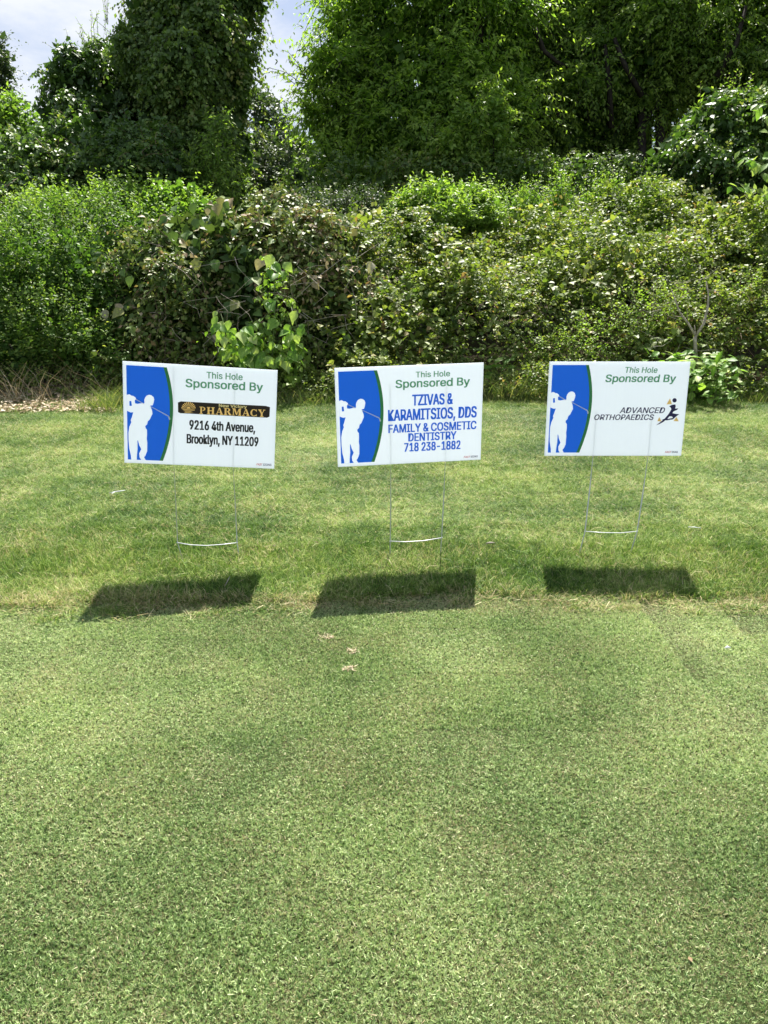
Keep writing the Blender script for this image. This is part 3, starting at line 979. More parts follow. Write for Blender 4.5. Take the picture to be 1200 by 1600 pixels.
def sign(pose, label, quad, lines, wires, wire_up, crossbar, special=None, size=1.0):
    x, y, z, ya, xa, ra = pose
    mat = Matrix.Translation((x, y, z)) @ Matrix.Rotation(ya, 4, 'Z') @ Matrix.Rotation(xa, 4, 'X') @ Matrix.Rotation(ra, 4, 'Y') @ Matrix.Scale(size, 4)
    root = empty('yard_sign', (x, y, 0), label, 'sign', 'golf hole sponsor signs on wire stakes')
    root.rotation_euler = (0, 0, ya)
    rm = Matrix.Translation((x, y, 0)) @ Matrix.Rotation(ya, 4, 'Z')
    def lk(name, me, mats, par=None):
        o = base_link(name, me, None, mats)
        o.parent = root
        o.matrix_parent_inverse = Matrix.Identity(4)
        o.matrix_basis = rm.inverted() @ mat
        return o
    front = lk('panel', sheet(-.0020, -1), [M['sheet']])
    lk('back_sheet', sheet(.0020, 1), [M['sheet']])
    for side in range(4): lk('panel_edge', edge_strip(side), [M['sheet']])
    class Root: pass
    global link
    old = link
    def link2(name, me, parent=None, mats=()):
        return lk(name, me, mats)
    link = link2
    try:
        board_prints(root)
        q = inv_h(quad)
        for (s, xa0, xa1, yb, yt, mt, bold, shr) in lines:
            # box corners measured at the text's left/right ends; baseline and cap line at its middle
            xm = (xa0 + xa1) / 2
            a = q(xa0, yb); b = q(xa1, yb); c = q(xm, yb); d = q(xm, yt)
            link('lettering', text_mesh(s, a[0], b[0], c[1], d[1], -.0030, bold, shr), root, [mt])
        if special: special(q, root)
    finally:
        link = old
    # stake: two wires that run up inside the board's flutes and a welded bar
    inv = rm.inverted()
    for (base, bar_pt, lx) in wires:
        p_in0 = mat @ Vector((lx, 0, -SH / 2)); p_in1 = mat @ Vector((lx, 0, -SH / 2 + wire_up))
        pts = [Vector(base) - Vector((0, 0, .06)), Vector(base), Vector(bar_pt), Vector(bar_pt).lerp(p_in0, .5) + Vector((.001, .0, 0)), p_in0 - Vector((0, 0, .004)), p_in0 + (p_in1 - p_in0) * .05, p_in1]
        me = tubes([([inv @ p for p in pts], [.0026] * 4 + [.0009] * 3)], 6)
        o = old('stake_wire', me, None, [M['wire']]); o.parent = root
    me = tubes([([inv @ Vector(p) for p in crossbar], [.0018] * len(crossbar))], 6)
    o = old('crossbar', me, None, [M['wire_bright']]); o.parent = root
    return root

G, RY, BK = M['ink_text_green'], M['ink_royal'], M['ink_black']
NV = M['ink_navy']
Q1 = [(48, 66), (1128, 132), (1110, 808), (63, 762)]
Q2 = [(56, 112), (1092, 74), (1070, 746), (80, 798)]
Q3 = [(127, 62), (1096, 70), (1044, 722), (90, 722)]

def pharmacy_plate(q, root):
    def quadmap(pts):  # plate corners
        return [q(*p) for p in pts]
    plate = quadmap([(435, 350), (458, 342), (462, 343), (1050, 376), (1058, 379), (1077, 384), (1074, 449), (1056, 457), (1048, 456), (460, 424), (452, 424), (436, 416)])
    def on(u, v):   # 0..1 across the plate's text band
        x = 585 + (1045 - 585) * u
        ytop = 379 + (404 - 381) * u; ybot = 428 + (451 - 428) * u
        return q(x, ybot + (ytop - ybot) * v)
    polys = []
    word = 'PHARMACY'
    wd = {'P': .82, 'H': .98, 'A': .92, 'R': .96, 'M': 1.12, 'C': .88, 'Y': .9}
    tot = sum(wd[c] for c in word) + .10 * (len(word) - 1)
    cur = 0
    for ch in word:
        for pl in GLY[ch]:
            polys.append([on((cur + px * wd[ch]) / tot, pz) for px, pz in pl])
        cur += wd[ch] + .10
    a = q(720, 383); b = q(915, 391); c = q(818, 386); d = q(818, 366)
    nv = text_mesh('New Victory', a[0], b[0], c[1], d[1], -.0029, .0011)
    cx, cy = 509, 393
    rays = []
    for k in range(11):
        an = R(8 + 16.4 * k)
        w = R(4.6)
        rx0, rx1 = 17, 50
        rays.append([q(cx + math.cos(an - w * .6) * rx0, cy - math.sin(an - w * .6) * rx0 * .9), q(cx + math.cos(an - w) * rx1, cy - math.sin(an - w) * rx1 * .92),
                     q(cx + math.cos(an + w) * rx1, cy - math.sin(an + w) * rx1 * .92), q(cx + math.cos(an + w * .6) * rx0, cy - math.sin(an + w * .6) * rx0 * .9)])
    rays.append([q(cx + 14 * math.cos(R(i * 15)), cy - 13 * math.sin(R(i * 15))) for i in range(13)])
    rays.append(quadmap([(461, 396), (556, 400), (548, 405), (476, 401)]))
    rays.append(quadmap([(472, 405), (540, 409), (520, 413), (486, 410)]))
    rays.append(quadmap([(486, 414), (545, 422), (515, 422), (478, 418)]))
    ms = overprint([[plate], rays, polys], -.0024)
    link('pharmacy_plate', ms[0], root, [M['ink_brown']])
    link('sun_emblem', ms[1], root, [M['ink_gold']])
    link('lettering', ms[2], root, [M['ink_gold']])
    link('lettering', nv, root, [M['ink_gold_over']])
    fastsigns(q, root, 985, 1028, 1090, 786, 771)

def fastsigns(q, root, x0, xm, x1, yb, yt):
    ym = (yb + yt) / 2
    link('maker_mark', text_mesh('FAST', q(x0, yb)[0], q(xm, yb)[0], q(xm, yb)[1], q(xm, yt)[1], -.0030, .0005, .25), root, [M['ink_red']])
    link('maker_mark', text_mesh('SIGNS', q(xm + 2, yb)[0], q(x1, yb)[0], q(xm, yb)[1], q(xm, yt)[1], -.0030, .0005, .1), root, [M['ink_navy']])

def tail2(q, root): fastsigns(q, root, 953, 998, 1050, 732, 719)

def runner_logo(q, root):
    body = [(955, 376), (975, 366), (997, 363), (1000, 378), (996, 392), (1018, 391), (1008, 402), (985, 412), (978, 424), (1000, 429), (1025, 431), (1012, 441), (998, 452), (984, 466),
            (972, 470), (982, 452), (972, 446), (958, 446), (944, 462), (915, 486), (893, 498), (867, 508), (890, 490), (925, 462), (950, 432), (962, 412), (970, 396), (966, 386)]
    head = [(991 + 15 * math.cos(R(a)), 335 + 15 * math.sin(R(a))) for a in range(0, 360, 24)]
    foot = [(905, 470), (940, 474), (984, 466), (976, 458), (952, 463), (930, 460)]
    link('runner_emblem', poly_mesh([[q(*p) for p in body], [q(*p) for p in head], [q(*p) for p in foot]], -.0030), root, [M['ink_navy']])
    tri = [[(936, 363), (973, 361), (960, 320)], [(874, 480), (904, 481), (888, 450)], [(986, 478), (1022, 481), (1006, 450)]]
    for t in tri: link('amber_triangle', poly_mesh([[q(*p) for p in t]], -.0034), root, [M['ink_amber']])
    fastsigns(q, root, 931, 975, 1020, 702, 689)

p1, p2, p3 = (-0.751, 3.104, 0.625, 0.133, -0.05, 0.079), (0.107, 3.128, 0.625, 0.134, 0.028, -0.017), (0.990, 3.237, 0.628, 0.010, -0.075, 0.002)
sign(p1, 'white sponsor sign with golfer and dark New Victory Pharmacy plate, leftmost of three', Q1,
     [('This Hole', 633, 885, 192, 148, G, .0014, 0), ('Sponsored By', 487, 1027, 260, 203, G, .0025, 0),
      ('9216 4th Avenue,', 515, 975, 546, 482, BK, .0034, 0), ('Brooklyn, NY 11209', 497, 998, 642, 578, BK, .0034, 0)],
     [((-.862, 3.05, 0), (-.885, 3.07, .085), -.108), ((-.620, 3.055, 0), (-.633, 3.085, .078), .134)], .40,
     [(-.888, 3.067, .086), (-.83, 3.058, .079), (-.76, 3.058, .075), (-.69, 3.07, .076), (-.630, 3.083, .079)], pharmacy_plate)
sign(p2, 'white sponsor sign with blue TZIVAS & KARAMITSIOS dentistry lettering, middle one of three', Q2,
     [('This Hole', 620, 858, 172, 132, G, .0014, 0), ('Sponsored By', 480, 995, 240, 184, G, .0025, 0),
      ('TZIVAS &', 595, 878, 366, 290, RY, .0036, 0), ('KARAMITSIOS, DDS', 428, 1042, 466, 388, RY, .0036, 0),
      ('FAMILY & COSMETIC', 430, 1040, 548, 490, RY, .0029, 0), ('DENTISTRY', 568, 902, 612, 556, RY, .0029, 0), ('718 238-1882', 540, 930, 682, 622, RY, .0032, 0)],
     [((.026, 3.075, 0), (.027, 3.09, .085), -.082), ((.243, 3.085, 0), (.249, 3.10, .094), .152)], .34,
     [(.023, 3.088, .084), (.09, 3.082, .083), (.17, 3.084, .087), (.253, 3.099, .096)], tail2)
sign(p3, 'nearly upright white sponsor sign with navy ADVANCED ORTHOPAEDICS and runner emblem, rightmost of three', Q3,
     [('This Hole', 648, 870, 144, 104, G, .0014, .12), ('Sponsored By', 512, 998, 208, 156, G, .0025, .08),
      ('ADVANCED', 613, 925, 423, 383, NV, .0014, .22), ('ORTHOPAEDICS', 437, 850, 470, 432, NV, .0014, .2)],
     [((.850, 3.11, 0), (.873, 3.125, .115), -.088), ((1.080, 3.13, 0), (1.106, 3.145, .108), .158)], .20,
     [(.870, 3.123, .116), (.945, 3.118, .112), (1.03, 3.122, .109), (1.109, 3.143, .109)], runner_logo, .972)

# ------------------------------------------------------------------ hedgerow: shrubs and mounds
def lobe(px, py, Y, rx, ry, rz):
    p = at(px, py, Y)
    return (p.x, p.y, p.z, rx, ry, rz)

# rising bed of brambles filling the right and middle (heightfield mass)
def mass_top(x, y):
    t = np.clip((y - 7.0) / 1.0, 0, 1)
    t2 = np.clip((y - 8.0) / 3.2, 0, 1)
    h = .15 + 1.0 * t ** .7 + .50 * t2
    lump = .24 * wob(x, y, 1.0, .4) + .20 * wob(x, y, 2.2, 2.0) + .11 * wob(x, y, 4.6, 1.0)
    right = .22 * np.clip((x - 1.0) / 3.0, 0, 1)
    return np.maximum(h + lump + right * t, .05)

def bramble_bed():
    root = empty('bramble_thicket', (1.8, 8.5, 0), 'sprawling bramble thicket rising behind the middle and right signs', 'thicket')
    F = Foliage(); paths = []
    n = 15000
    y = 6.95 + (11.6 - 6.95) * RNG.random(n) ** 1.35
    x = RNG.uniform(-1.6, 6.4, n) * (y / 9) + .2
    z0 = mass_top(x, y)
    e = .08
    gx = (mass_top(x + e, y) - z0) / e; gy = (mass_top(x, y + e) - z0) / e
    N = unit(np.stack([-gx, -gy, np.ones(n)], 1))
    depth = RNG.random(n) ** 2 * .4
    O = np.stack([x, y, np.maximum(z0 - depth, .03)], 1)
    ok = gap_filter(O, .55, 2.6); O, N = O[ok], N[ok]
    D = N * .6 + RNG.normal(scale=.45, size=O.shape); D[:, 2] += .15
    shoots(F, O, D, .30, 9, .058, T_OVAL, .5, .2, 0.02, paths, 9, .0022, width=1.4)
    # patches of a broader leaved climber woven through
    m = 2600
    ok = (wob(O[:, 0], O[:, 1], 1.6, 3.3) > .12)
    k = np.where(ok)[0]; k = k[RNG.permutation(len(k))[:m]]
    shoots(F, O[k] + N[k] * .05, D[k], .34, 6, .085, T_BROAD, .4, .3, .05, None, width=1.0)
    f = link('foliage', F.mesh('foliage', M['bramble']), root); f['kind'] = 'stuff'
    # long arching canes
    for k in range(70):
        yy = random.uniform(7.0, 8.4); xx = random.uniform(-.3, 4.3)
        zz = float(mass_top(np.array(xx), np.array(yy)))
        a = random.uniform(0, math.pi); l = random.uniform(.3, .8)
        p0 = Vector((xx, yy, max(.0, zz - .35))); d = Vector((math.cos(a) * .8, -.25, .35))
        paths.append(([p0, p0 + d * l * .4 + Vector((0, -.02, .09)), p0 + d * l * .75 + Vector((0, -.05, .08)), p0 + d * l + Vector((0, -.07, -.02))], [.005, .004, .003, .0015]))
    link('cane', tubes(paths, 3), root, [M['brown_stem']])
bramble_bed()

# nettle bank at the left
nl = [lobe(20, 460, 7.9, .75, .6, .78), lobe(120, 470, 7.8, .6, .55, .72), lobe(-60, 440, 8.4, .8, .7, .9), lobe(60, 400, 8.8, .8, .7, .6), lobe(180, 400, 8.9, .7, .7, .6), lobe(10, 545, 7.4, .7, .4, .38), lobe(150, 545, 7.4, .5, .4, .35)]
plant('nettle_bank', 'dense bank of small leaved nettles left of the brown mound', 'shrub', nl, 5200, .34, 10, .052, M['nettle'], T_OVAL, .15, .35, .9, tuft=8, tuftf=.4, gaps=.6, stem_mat=M['green_stem'], every=5, srad=.003, trunk_r=.008, inner=9000)
# taller bright weeds behind the nettle bank
bl = [lobe(110, 335, 9.6, .45, .4, .32), lobe(190, 330, 9.8, .5, .4, .34), lobe(270, 330, 9.6, .5, .4, .34), lobe(60, 350, 9.9, .4, .4, .28), lobe(310, 345, 9.3, .3, .3, .22)]
plant('leafy_weed_clump', 'fresh light green weeds topping the bank behind the brown mound', 'shrub', bl, 1700, .38, 11, .070, M['bright'], T_OVAL, .12, .3, 1.1, tuft=6, gaps=.4, base=(-3.2, 9.7, 0), stem_mat=M['green_stem'], srad=.003, trunk_r=.01, inner=2500)
plant('bright_bush', 'round bright green bush standing up above the brambles near centre', 'bush',
      [lobe(695, 325, 9.6, .50, .45, .27), lobe(650, 335, 9.5, .30, .3, .2), lobe(740, 335, 9.6, .28, .3, .2)], 800, .34, 11, .078, M['bright'], T_OVAL, .2, .35, .9, tuft=6, gaps=.4, stem_mat=M['green_stem'], trunk_r=.012, inner=1200, bias=.08)
plant('grey_green_bush', 'low dull grey green bush left of the bright round bush', 'bush',
      [lobe(500, 335, 10.4, .5, .45, .32), lobe(565, 330, 10.6, .45, .4, .3), lobe(440, 345, 10.2, .4, .4, .28)], 900, .26, 10, .045, M['tree_far'], T_OVAL, .2, .2, .8, trunk_r=.012, inner=1200)
plant('upright_weed_row', 'pointed upright weeds standing along the top of the right brambles', 'weeds',
      [lobe(822, 340, 10.4, .25, .3, .38), lobe(872, 330, 10.4, .18, .3, .40), lobe(940, 325, 10.4, .28, .3, .36), lobe(1010, 330, 10.0, .22, .3, .36), lobe(780, 335, 10.3, .3, .3, .28)], 900, .36, 11, .05, M['bright'], T_OVAL, .05, .25, 1.6, stem_mat=M['green_stem'], trunk_r=.01, inner=900)
plant('yellow_green_shrub', 'yellow green shrub with tangled twigs above the right sign', 'shrub',
      [lobe(930, 530, 7.3, .42, .3, .26), lobe(1010, 490, 7.5, .45, .35, .30), lobe(1090, 520, 7.4, .4, .3, .3), lobe(850, 545, 7.3, .32, .25, .18), lobe(1150, 480, 7.6, .35, .3, .35)], 900, .34, 10, .036, M['bright'], T_OVAL, .25, .15, .5, every=2, srad=.0028, trunk_r=.01, bias=.2, width=1.3, nlimb=4)
# withered mound
ml = [lobe(390, 475, 8.0, .95, .75, .92), lobe(270, 480, 7.9, .65, .6, .75), lobe(500, 490, 7.9, .62, .6, .72), lobe(330, 415, 8.3, .7, .6, .6), lobe(450, 400, 8.4, .7, .6, .58), lobe(560, 530, 7.7, .35, .45, .42), lobe(220, 540, 7.6, .42, .45, .45)]
mound = plant('withered_vine_mound', 'big rounded mound of half withered brown and green vines behind the left sign', 'shrub mound', ml, 4000, .34, 8, .078, M['withered'], T_OVAL, .5, .5, .05, tuft=9, tuftf=.38, gaps=.6,
              every=2, srad=.0028, trunk_r=.014, inner=9000, nlimb=3, width=1.25)

# ------------------------------------------------------------------ large leaves as single parts
def big_leaf_mesh(seed, heart=True):
    rg = random.Random(seed)
    prof = [(0, .0), (.10, .30), (.28, .43), (.48, .38), (.68, .25), (.86, .10), (1.0, 0)] if heart else [(0, 0), (.15, .15), (.35, .25), (.55, .24), (.75, .15), (.9, .06), (1.0, 0)]
    curl = rg.uniform(.15, .5); fold = rg.uniform(.1, .45); tw = rg.uniform(-.6, .6)
    V, Fc = [], []
    def pt(s, t, w):
        x = s * w; zz = abs(x) * fold - curl * t * t * .6 + .02 * math.sin(t * 14 + s)
        y = t - (.10 if (t < .05 and s) else 0)
        return (x * math.cos(tw * t) - zz * math.sin(tw * t), y, zz + x * math.sin(tw * t))
    for t, w in prof:
        V += [pt(-1, t, w), pt(-.5, t, w), (0, t, -curl * t * t * .6), pt(.5, t, w), pt(1, t, w)]
    for i in range(len(prof) - 1):
        for k in range(4):
            Fc.append((i * 5 + k, i * 5 + k + 1, (i + 1) * 5 + k + 1, (i + 1) * 5 + k))
    me = bpy.data.meshes.new('leaf')
    me.from_pydata(V, [], Fc)
    me.polygons.foreach_set('use_smooth', [True] * len(me.polygons))
    me.update()
    return me
def leaf_set(mat, heart, seeds):
    out = []
    for s in seeds:
        m = big_leaf_mesh(s, heart); m.materials.append(mat); out.append(m)
    return out

def place_leaf(meshes, parent, p, d, nrm, size):
    d = Vector(d).normalized(); s = d.cross(Vector(nrm)).normalized(); n = s.cross(d)
    m = Matrix(((s.x, d.x, n.x), (s.y, d.y, n.y), (s.z, d.z, n.z))).to_4x4()
    o = bpy.data.objects.new('leaf', random.choice(meshes))
    COL.objects.link(o)
    o.parent = parent
    o.matrix_basis = Matrix.Translation(Vector(p) - Vector(parent.location)) @ m @ Matrix.Scale(size, 4)
    return o

mixed = leaf_set(M['big_mixed'], True, range(8))
P, Dn = blob_points(ml, 600, .98, 1.1, 1.0)
cnt = 0
for p, d in zip(P, Dn):
    if d[1] > .15 or cnt >= 290: continue
    place_leaf(mixed, mound, p, (d[0] * .4 + random.uniform(-.7, .7), d[1] * .4 - .2, random.uniform(-1.0, .2)), (d[0] + random.uniform(-.5, .5), d[1] - .3, 1 + random.uniform(-.6, .6)), random.uniform(.06, .125))
    cnt += 1

green = leaf_set(M['big_green'], True, range(20, 27))
vine = empty('broad_leaved_vine', on_ground(420, 640) + Vector((0, .4, 0)), 'pale green broad leaved vine shoots hanging over the front of the brown mound', 'vine')
vp = []
for (pts) in ([(425, 640, 6.9), (425, 560, 6.75), (430, 480, 6.75), (428, 420, 6.8), (440, 400, 6.85)], [(425, 600, 6.85), (385, 565, 6.7), (355, 525, 6.7), (345, 490, 6.7)],
              [(430, 600, 6.8), (450, 555, 6.7), (465, 515, 6.7), (455, 480, 6.75)], [(410, 600, 6.8), (395, 550, 6.7), (385, 515, 6.7)], [(440, 600, 6.75), (425, 575, 6.65), (405, 560, 6.65)]):
    w = [at(*p) for p in pts]
    vp.append((w, [.006, .005, .004, .003, .002][:len(w)]))
    for i in range(len(w) - 1):
        for k in range((14 if pts[i + 1][1] > 480 else 5) if i else 14):
            q = w[i].lerp(w[i + 1], random.random()) + Vector((random.uniform(-.07, .07), random.uniform(-.1, .02), random.uniform(-.05, .05)))
            if q.z < .35: continue
            place_leaf(green, vine, q, (random.uniform(-.8, .8), -.35, random.uniform(-1.1, -.1)), (random.uniform(-.4, .4), -.6, 1), random.uniform(.055, .125))
link('stem', tubes(vp, 5), vine, [M['green_stem']])
F = Foliage()
k = 150
pz = np.array([at(x, y, 6.9) for x, y in zip(RNG.uniform(345, 475, k), RNG.uniform(505, 600, k))])
pz[:, 1] += RNG.uniform(-.18, .25, k)
shoots(F, pz, np.stack([RNG.normal(scale=.6, size=k), RNG.normal(scale=.4, size=k) - .4, RNG.normal(scale=.6, size=k) - .1], 1), .22, 6, .075, T_BROAD, .4, .6, .1)
k = 30
pz = np.array([at(x, y, 6.95) for x, y in zip(RNG.uniform(415, 450, k), RNG.uniform(400, 500, k))])
shoots(F, pz, np.stack([RNG.normal(scale=.4, size=k), RNG.normal(scale=.4, size=k) - .3, RNG.uniform(-.2, 1, k)], 1), .18, 6, .06, T_BROAD, .4, .6, .1)
f = link('foliage', F.mesh('foliage', M['bright']), vine); f['kind'] = 'stuff'

# low broad-leaved plant by the right sign
low = empty('broadleaf_weed', on_ground(1135, 612), 'low yellow green broadleaf weed right of the right sign at the lawn edge', 'weed')
lowl = leaf_set(M['big_green'], False, range(40, 45))
sp = []
for k in range(290):
    c = at(random.uniform(1085, 1230), 0, 6.6)
    c = Vector((c.x * random.uniform(.97, 1.03), random.uniform(6.4, 6.95), 0))
    q = c + Vector((random.uniform(-.05, .05), 0, random.uniform(.06, .42)))
    if k % 3 == 0: sp.append(([c, c.lerp(q, .6) + Vector((.01, 0, 0)), q], [.003, .002, .0015]))
    place_leaf(lowl, low, q, (random.uniform(-1, 1), random.uniform(-1, .2), random.uniform(-.3, .5)), (random.uniform(-.3, .3), -.3, 1), random.uniform(.07, .13))
link('stem', tubes(sp, 4), low, [M['green_stem']])
# small one peeking right of the middle sign
low2 = empty('broadleaf_weed', on_ground(775, 606), 'small light green leafy sprig just right of the middle sign top', 'weed')
sp = []
for k in range(26):
    q = at(random.uniform(752, 800), random.uniform(560, 590), random.uniform(6.9, 7.05))
    if k % 3 == 0: sp.append(([Vector((q.x, 7.1, 0)), q.lerp(Vector((q.x, 7.1, 0)), .4), q], [.003, .002, .0015]))
    place_leaf(lowl, low2, q, (random.uniform(-.4, 1), random.uniform(-.8, .2), random.uniform(-.2, .5)), (random.uniform(-.3, .3), -.4, 1), random.uniform(.06, .10))
link('stem', tubes(sp, 4), low2, [M['green_stem']])
# sapling reaching in from the right edge
sap = empty('large_leaved_sapling', (4.6, 9.0, 0), 'sapling with big light green leaves at the right edge below the vine mound', 'sapling')
sp = []
for pts in ([(1235, 330, 9.0), (1200, 260, 8.8), (1160, 245, 8.7)], [(1240, 300, 9.0), (1200, 200, 8.8), (1185, 160, 8.7)], [(1240, 320, 9.0), (1190, 300, 8.8), (1150, 285, 8.7)]):
    w = [at(*p) for p in pts]
    sp.append(([Vector((4.75, 9.05, 0))] + w, [.02, .012, .007, .003]))
    for i in range(len(w) - 1):
        for k in range(13):
            q = w[i].lerp(w[i + 1], random.random() ** .7) + Vector((random.uniform(-.08, .08), random.uniform(-.1, .1), random.uniform(-.06, .06)))
            place_leaf(lowl + green[:2], sap, q, (random.uniform(-1, .6), -.2, random.uniform(-.9, .4)), (random.uniform(-.4, .4), -.5, 1), random.uniform(.07, .13))
link('stem', tubes(sp, 5), sap, [M['green_stem']])

# bare forked branch on the right
fork = empty('bare_forked_branch', on_ground(1090, 585), 'pale leafless forked branch standing in the shrubs above the right sign', 'branch')
A = lambda l: [at(*p) for p in l]
link('limb', tubes([(A([(1088, 585, 6.9), (1086, 530, 6.85), (1087, 524, 6.85)]), [.018, .015, .014]),
    (A([(1087, 526, 6.85), (1100, 505, 6.85), (1106, 480, 6.85), (1107, 460, 6.85), (1103, 440, 6.85)]), [.013, .011, .0095, .007, .004]),
    (A([(1087, 526, 6.85), (1075, 505, 6.85), (1062, 488, 6.85), (1055, 470, 6.85), (1048, 450, 6.85)]), [.012, .009, .007, .006, .003]),
    (A([(1087, 524, 6.85), (1085, 508, 6.85)]), [.006, .002])], 6), fork, [M['pale_twig']])
sp = []
for k in range(26):
    c = (random.uniform(1000, 1130), random.uniform(430, 560), random.uniform(6.8, 6.95))
    d = (c[0] + random.uniform(-45, 45), c[1] + random.uniform(-35, 5), c[2] - .03)
    m = ((c[0] + d[0]) / 2 + random.uniform(-6, 6), (c[1] + d[1]) / 2 + 4, c[2])
    link('twig', tubes([(A([c, m, d]), [.0035, .0025, .0012])], 4), fork, [M['pale_twig']])
# loose dead vines over the brown mound
dv = empty('dead_vine_stems', on_ground(500, 620), 'pale dead vine stems straggling over the right half of the brown mound', 'dead vines')
sp = [(A([(458, 470, 7.1), (500, 430, 7.0), (540, 400, 7.1)]), [.004, .0035, .002])]
for k in range(75):
    x0 = random.uniform(230, 600); y0 = random.uniform(400, 600)
    a = random.uniform(0, math.tau); l = random.uniform(25, 90)
    Yd = 7.05 + abs(x0 - 400) / 900
    c = [(x0 + math.cos(a + j * random.uniform(-.35, .35)) * l * j / 3, y0 + math.sin(a) * l * j / 3 + (j ** 2) * 1.5, Yd - .05 * math.sin(j)) for j in range(4)]
    pts = [p for p in A(c)]
    for p in pts: p.z = max(p.z, .02)
    sp.append((pts, [.003, .0026, .002, .0012]))
for one in sp: link('stem', tubes([one], 4), dv, [M['pale_twig']])

# ------------------------------------------------------------------ tall grass clumps, straw mulch, dead leaves
def grass_clump(label, px, py, wpx, n, h, mat, cat='grass clump', name='grass_clump', dep=.25, lean=.4, w=.004):
    c = on_ground(px, py)
    wm = wpx / 1200 * c.y
    root = Foliage()
    P = np.stack([c.x + RNG.normal(scale=wm / 3, size=n), c.y + RNG.uniform(-dep, dep, n), np.zeros(n)], 1)
    a = RNG.uniform(0, 2 * np.pi, n); l = RNG.uniform(.05, lean, n)
    D = np.stack([np.cos(a) * l, np.sin(a) * l, np.ones(n)], 1)
    ln = h * RNG.uniform(.4, 1.1, n)
    bend = np.stack([np.cos(a) * .4, np.sin(a) * .4, -RNG.uniform(0, .5, n)], 1)
    root.add(T_BLADE, P, D, unit(np.stack([-np.sin(a), np.cos(a), np.zeros(n)], 1) + RNG.normal(scale=.8, size=(n, 3))), ln, w / ln, None, None, bend)
    o = link(name, root.mesh(name, mat), None)
    me = o.data
    me.transform(Matrix.Translation(-c)); o.location = c
    props(o, label, cat)
grass_clump('tuft of tall green grass between the middle and right signs by the brambles', 805, 622, 130, 1500, .30, M['tall_grass'])
grass_clump('fine tall green grass tuft directly left of the left sign', 172, 640, 60, 700, .26, M['tall_grass'])
grass_clump('dry straw coloured seed stalks standing at the far left lawn edge', 30, 628, 110, 150, .45, M['straw'], w=.004, lean=.6)
grass_clump('dry tan stalks standing in front of the nettles left of the sign', 150, 618, 70, 90, .5, M['straw'], w=.0035, lean=.8)
grass_clump('dark green grass tuft between left and middle signs under the mound', 475, 628, 90, 900, .20, M['tall_grass'])
grass_clump('short grass tuft at the right picture edge beside broadleaf weed', 1180, 625, 60, 500, .18, M['tall_grass'])

def mulch(name, label, x0, x1, y0, y1, n, mat, size, cat):
    F = Foliage()
    a = on_ground(x0, y1); b = on_ground(x1, y0)
    ya, yb = a.y, b.y
    y = RNG.uniform(ya, yb, n)
    x = (RNG.uniform(x0, x1, n) - 600) / 1200 * (y * .97 + .35)
    P = np.stack([x, y, RNG.uniform(.01, .05, n)], 1)
    an = RNG.uniform(0, 2 * np.pi, n)
    D = np.stack([np.cos(an), np.sin(an), RNG.normal(scale=.3, size=n)], 1)
    F.add(T_OVAL, P, D, np.stack([RNG.normal(scale=.4, size=n), RNG.normal(scale=.4, size=n), np.ones(n)], 1), size * RNG.uniform(.5, 1.3, n), RNG.uniform(.4, 1.3, n))
    o = link(name, F.mesh(name, mat), None)
    props(o, label, cat, kind='stuff')
plant('hedge_foot_weeds', 'low green weeds along the dark foot of the hedge behind the signs', 'weeds',
      [(x, 6.95 + .15 * math.sin(x * 3), .10, .34, .22, .20 + .08 * math.sin(x * 5)) for x in np.linspace(-.9, 4.2, 17)] + [(x, 7.0, .08, .3, .2, .16) for x in np.linspace(-4.4, -2.6, 5)],
      1700, .20, 8, .040, M['bramble'], T_OVAL, .2, .2, .8, stem_mat=M['green_stem'], trunk_r=.004, nlimb=1, every=8, width=1.3)
mulch('straw_mulch', 'pale straw and wood chips on the bare ground left of the left sign', -60, 185, 606, 648, 5200, M['straw'], .045, 'mulch')
mulch('leaf_litter', 'curled brown dead leaves on the ground behind the right sign', 1060, 1160, 598, 622, 260, M['dead_leaf'], .085, 'leaf litter')
mulch('leaf_litter', 'brown litter on the shaded soil beneath the shrubs', -100, 1300, 585, 612, 2500, M['dead_leaf'], .05, 'leaf litter')

# small litter on the lawn
def flat_bit(name, label, cat, px, py, pts, z, mat, group=None):
    c = on_ground(px, py, 0)
    c.z = z
    me = tubes([([Vector(p) for p in path], rad) for path, rad in pts], 5)
    o = link(name, me, None, [mat])
    o.location = c
    props(o, label, cat, group)
flat_bit('twig', 'pale forked twig lying in the rough below the left sign', 'twig', 182, 783,
         [([(-.035, 0, 0), (-.005, .004, .006), (.03, .006, .01), (.05, .012, .012)], [.0015, .003, .003, .0012]), ([(-.005, .004, .006), (-.012, -.028, .004)], [.0022, .001])], .045, M['wire_bright'])
flat_bit('twig', 'short pale stick on the rough grass right of the middle stake', 'twig', 765, 864, [([(-.018, 0, 0), (0, .002, .003), (.02, .004, .002)], [.003, .0045, .003])], .045, M['pale_twig'])
flat_bit('twig', 'thin pale twig in the grass right of the right stake', 'twig', 1083, 839, [([(-.025, .012, 0), (0, 0, .004), (.026, -.014, .004)], [.0018, .002, .0012])], .045, M['wire_bright'])
flat_bit('twig', 'slim straw stem lying below the sign row in the left sign shadow', 'twig', 357, 928, [([(-.006, -.02, 0), (0, 0, .01), (.005, .025, .02)], [.0015, .0015, .0008])], .045, M['pale_twig'])
flat_bit('petal', 'small white petal under the left bottom corner of middle sign', 'petal', 573, 735, [([(-.012, 0, 0), (0, .003, .003), (.012, 0, .001)], [.004, .009, .004])], .04, M['wire_bright'])
flat_bit('petal', 'tiny white petal on the fairway near the right picture edge', 'petal', 1136, 1019, [([(-.009, 0, 0), (0, .002, .002), (.009, 0, .001)], [.002, .005, .002])], .016, M['wire_bright'])
